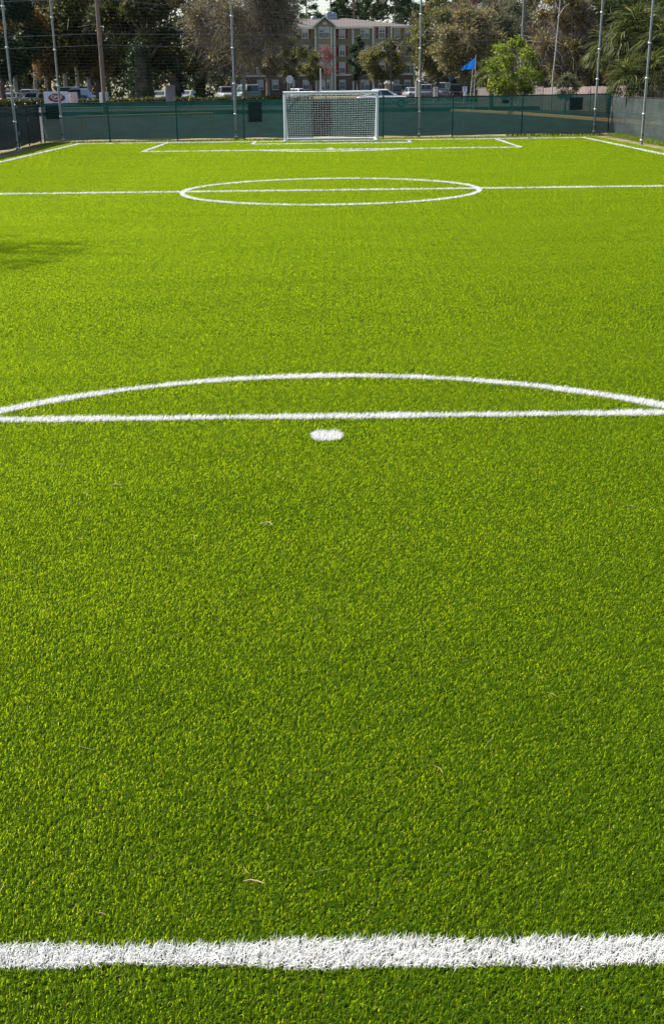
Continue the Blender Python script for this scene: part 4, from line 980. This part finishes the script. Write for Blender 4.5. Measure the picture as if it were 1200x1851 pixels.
# stop sign from behind
t = empty('road_sign', (PX(525.5, 108), 108, 0), .2, 'pale octagonal road sign seen from its plain side', 'sign')
b = MB(); zc = PZ(522, 143, 108)
b.prism([(-.12+.36*math.cos(R(22.5+45*k)), zc+.36*math.sin(R(22.5+45*k))) for k in range(8)], 'y', -.004, .004); b.build('plate', mat('sign_aluminium', (.62, .60, .58), .5, metal=.2), t)
MB().tube([(-.1, .03, 0), (-.1, .03, zc+.3)], .03, 8).build('post', M_galv, t)
MB().box(.12, .34, -.01, .01, zc-.62, zc-.05).build('lower_plate', M_galv, t); MB().tube([(.23, .03, 0), (.23, .03, zc)], .025, 8).build('post', M_black, t)
# white notice sign with blue marks
t = empty('notice_sign', (PX(839, 108), 108, 0), 0, 'white notice sign with blue marks left of the flags', 'sign')
MB().box(-.2, .2, -.012, .012, 1.35, 1.82).build('plate', M_white, t)
b = MB(); mbm = mat('sign_blue', (.08, .16, .42), .5)
for k, (a, c) in enumerate(((-.14, .14), (-.12, .1), (-.14, .12))): b.box(a, c, -.018, -.0125, 1.70-.12*k, 1.75-.12*k)
b.build('blue_marks', mbm, t); MB().box(-.12, .12, -.03, .03, 0, 1.35).build('post', M_white, t)
for px, lab in ((768, 'small blue parking sign on a post between the oak trunks'), (813, 'small blue parking sign on a post left of the flags')):
    t = empty('parking_sign', (PX(px, 140), 140, 0), 0, lab, 'sign'); MB().box(-.22, .22, -.01, .01, 2.35, 2.95).build('plate', mbm, t); MB().tube([(0, .03, 0), (0, .03, 2.9)], .03, 8).build('post', M_galv, t)
# pale pole and leaning stake
t = empty('pale_pole', (PX(579, 107), 107, 0), 0, 'short pale pole standing behind the middle of the goal', 'pole')
MB().tube([(0, 0, 0), (0, 0, 3.38)], .05, 10).build('shaft', M_trim, t); MB().lathe([(.05, 0), (.065, .02), (.065, .06), (.01, .09)], 10, (0, 0, 3.38)).build('cap', M_trim, t)
MB().box(-.15, .15, -.08, .02, 1.35, 1.75).build('plate', M_trim, t)
t = empty('leaning_stake', (PX(684, 105), 105, 0), 0, 'thin leaning wooden stake behind the right end of the goal', 'stake')
MB().tube([(0, 0, 0), (-.38, 0, 1.75), (-.75, 0, 3.1)], [.035, .03, .025], 8).build('shaft', mat('raw_wood', (.42, .34, .2), .8), t)
MB().box(-.6, -.14, -.03, .03, 1.66, 1.78).build('cross_piece', M_conc, t)
# twin headed lamp
def lamp(px, Y, top, label, arms=2):
    t = empty('street_lamp', (PX(px, Y), Y, 0), 0, label, 'lamp', 'black street lamps')
    MB().lathe([(.17, 0), (.17, .25), (.11, .4), (.075, .8), (.07, top-.2), (.045, top), (.02, top+.12)], 12).build('post', M_black, t)
    for s in ((-1, 1) if arms == 2 else (-1,)):
        a = MB(); a.tube([(0, 0, top-.25), (s*.18, 0, top+.02), (s*.42, 0, top+.12), (s*.62, 0, top+.0), (s*.66, 0, top-.28)], .028, 8); ar = a.build('arm', M_black, t)
        MB().lathe([(.03, 0), (.06, -.12), (.10, -.2), (.2, -.36), (.21, -.40)], 12, (s*.66, 0, top-.28)).build('shade', M_black, t)
        MB().lathe([(.14, -.40), (.13, -.5), (.05, -.56)], 12, (s*.66, 0, top-.28)).build('globe', M_trim, t)
lamp(705.5, 112, 5.75, 'black street lamp with two bell heads right of the building')
# flags
def flag(px, Y, ptop, label, base_dx, col, outline, m):
    t = empty('flag', (PX(px, Y), Y, 0), 0, label, 'flag')
    h = PZ(px, ptop, Y); MB().tube([(base_dx, 0, 0), (0, 0, h)], [.028, .02], 8).build('flagpole', M_galv2, t)
    MB().lathe([(.01, 0), (.035, .03), (.01, .07)], 8, (0, 0, h)).build('finial', mat('copper_finial', (.35, .16, .08), .4), t)
    n = 12; V = []; Fs = []
    for k in range(n+1):
        for j in range(n+1):
            u, v = j/n, k/n; a, c, d_, e = outline
            top = Vector(a).lerp(Vector(c), u); bot = Vector(d_).lerp(Vector(e), u); p = bot.lerp(top, v)
            V.append((p.x, -.03+.09*math.sin(u*7+v*1.6)*u, h+p.y))
            if k and j: q = k*(n+1)+j; Fs.append((q-n-2, q-n-1, q, q-1))
    MB().add(V, Fs, True).build('cloth', m, t); return t
Yf = 95.0; s_ = Yf/2176.
fl = flag(857, Yf, 100, 'bright blue flag blowing left from a silver pole', -.06, None, ((-.02, -.14), (-1.06, -.88), (-.05, -.95), (-1.1, -1.06)), leafmat('blue_flag_cloth', [(0, (.012, .17, .60)), (1, (.012, .17, .60))], .4))
fl2 = flag(852.5, Yf+.6, 118, 'small red flag on a leaning pole behind the blue flag', -.22, None, ((.0, .1), (.12, .02), (.02, -.42), (.14, -.52)), leafmat('red_flag_cloth', [(0, (.35, .015, .03)), (1, (.35, .015, .03))], .4))

# ------------------------------------------------------------------ wooden fence
wf = empty('wooden_fence', (0, 0, 0), 0, 'weathered grey pink plank fence below the right thicket', 'fence')
wp = [(12.6, 104), (14.9, 100.5), (17.0, 97), (18.8, 92.5), (20.4, 87.5), (21.4, 82.5), (21.9, 77.5), (22.0, 72.5), (22.0, 67)]
rw = random.Random(2)
for i in range(len(wp)-1):
    a = Vector((*wp[i], 0)); c = Vector((*wp[i+1], 0)); d = c-a; n = int(d.length/.15); nn = Vector((d.y, -d.x, 0)).normalized()
    if nn.y > 0: nn = -nn
    b = MB(); hh = 1.72+.05*math.sin(i*2.1)
    for k in range(n):
        p = a+d*(k+.5)/n; e = d.normalized()*.068; q = nn*(.012+rw.uniform(-.006, .006)); z = hh+rw.uniform(-.03, .03)+.06*math.sin(math.pi*(k+.5)/n)
        V = [p-e-q, p+e-q, p+e+q, p-e+q]; b.add([v for v in V]+[v+Vector((0, 0, z)) for v in V], [(0, 1, 5, 4), (1, 2, 6, 5), (2, 3, 7, 6), (3, 0, 4, 7), (4, 5, 6, 7)])
    b.build('fence_panel', M_plank, wf)
    MB().box(a.x-.05, a.x+.05, a.y+.03, a.y+.13, 0, 1.8).build('post', M_plank, wf)
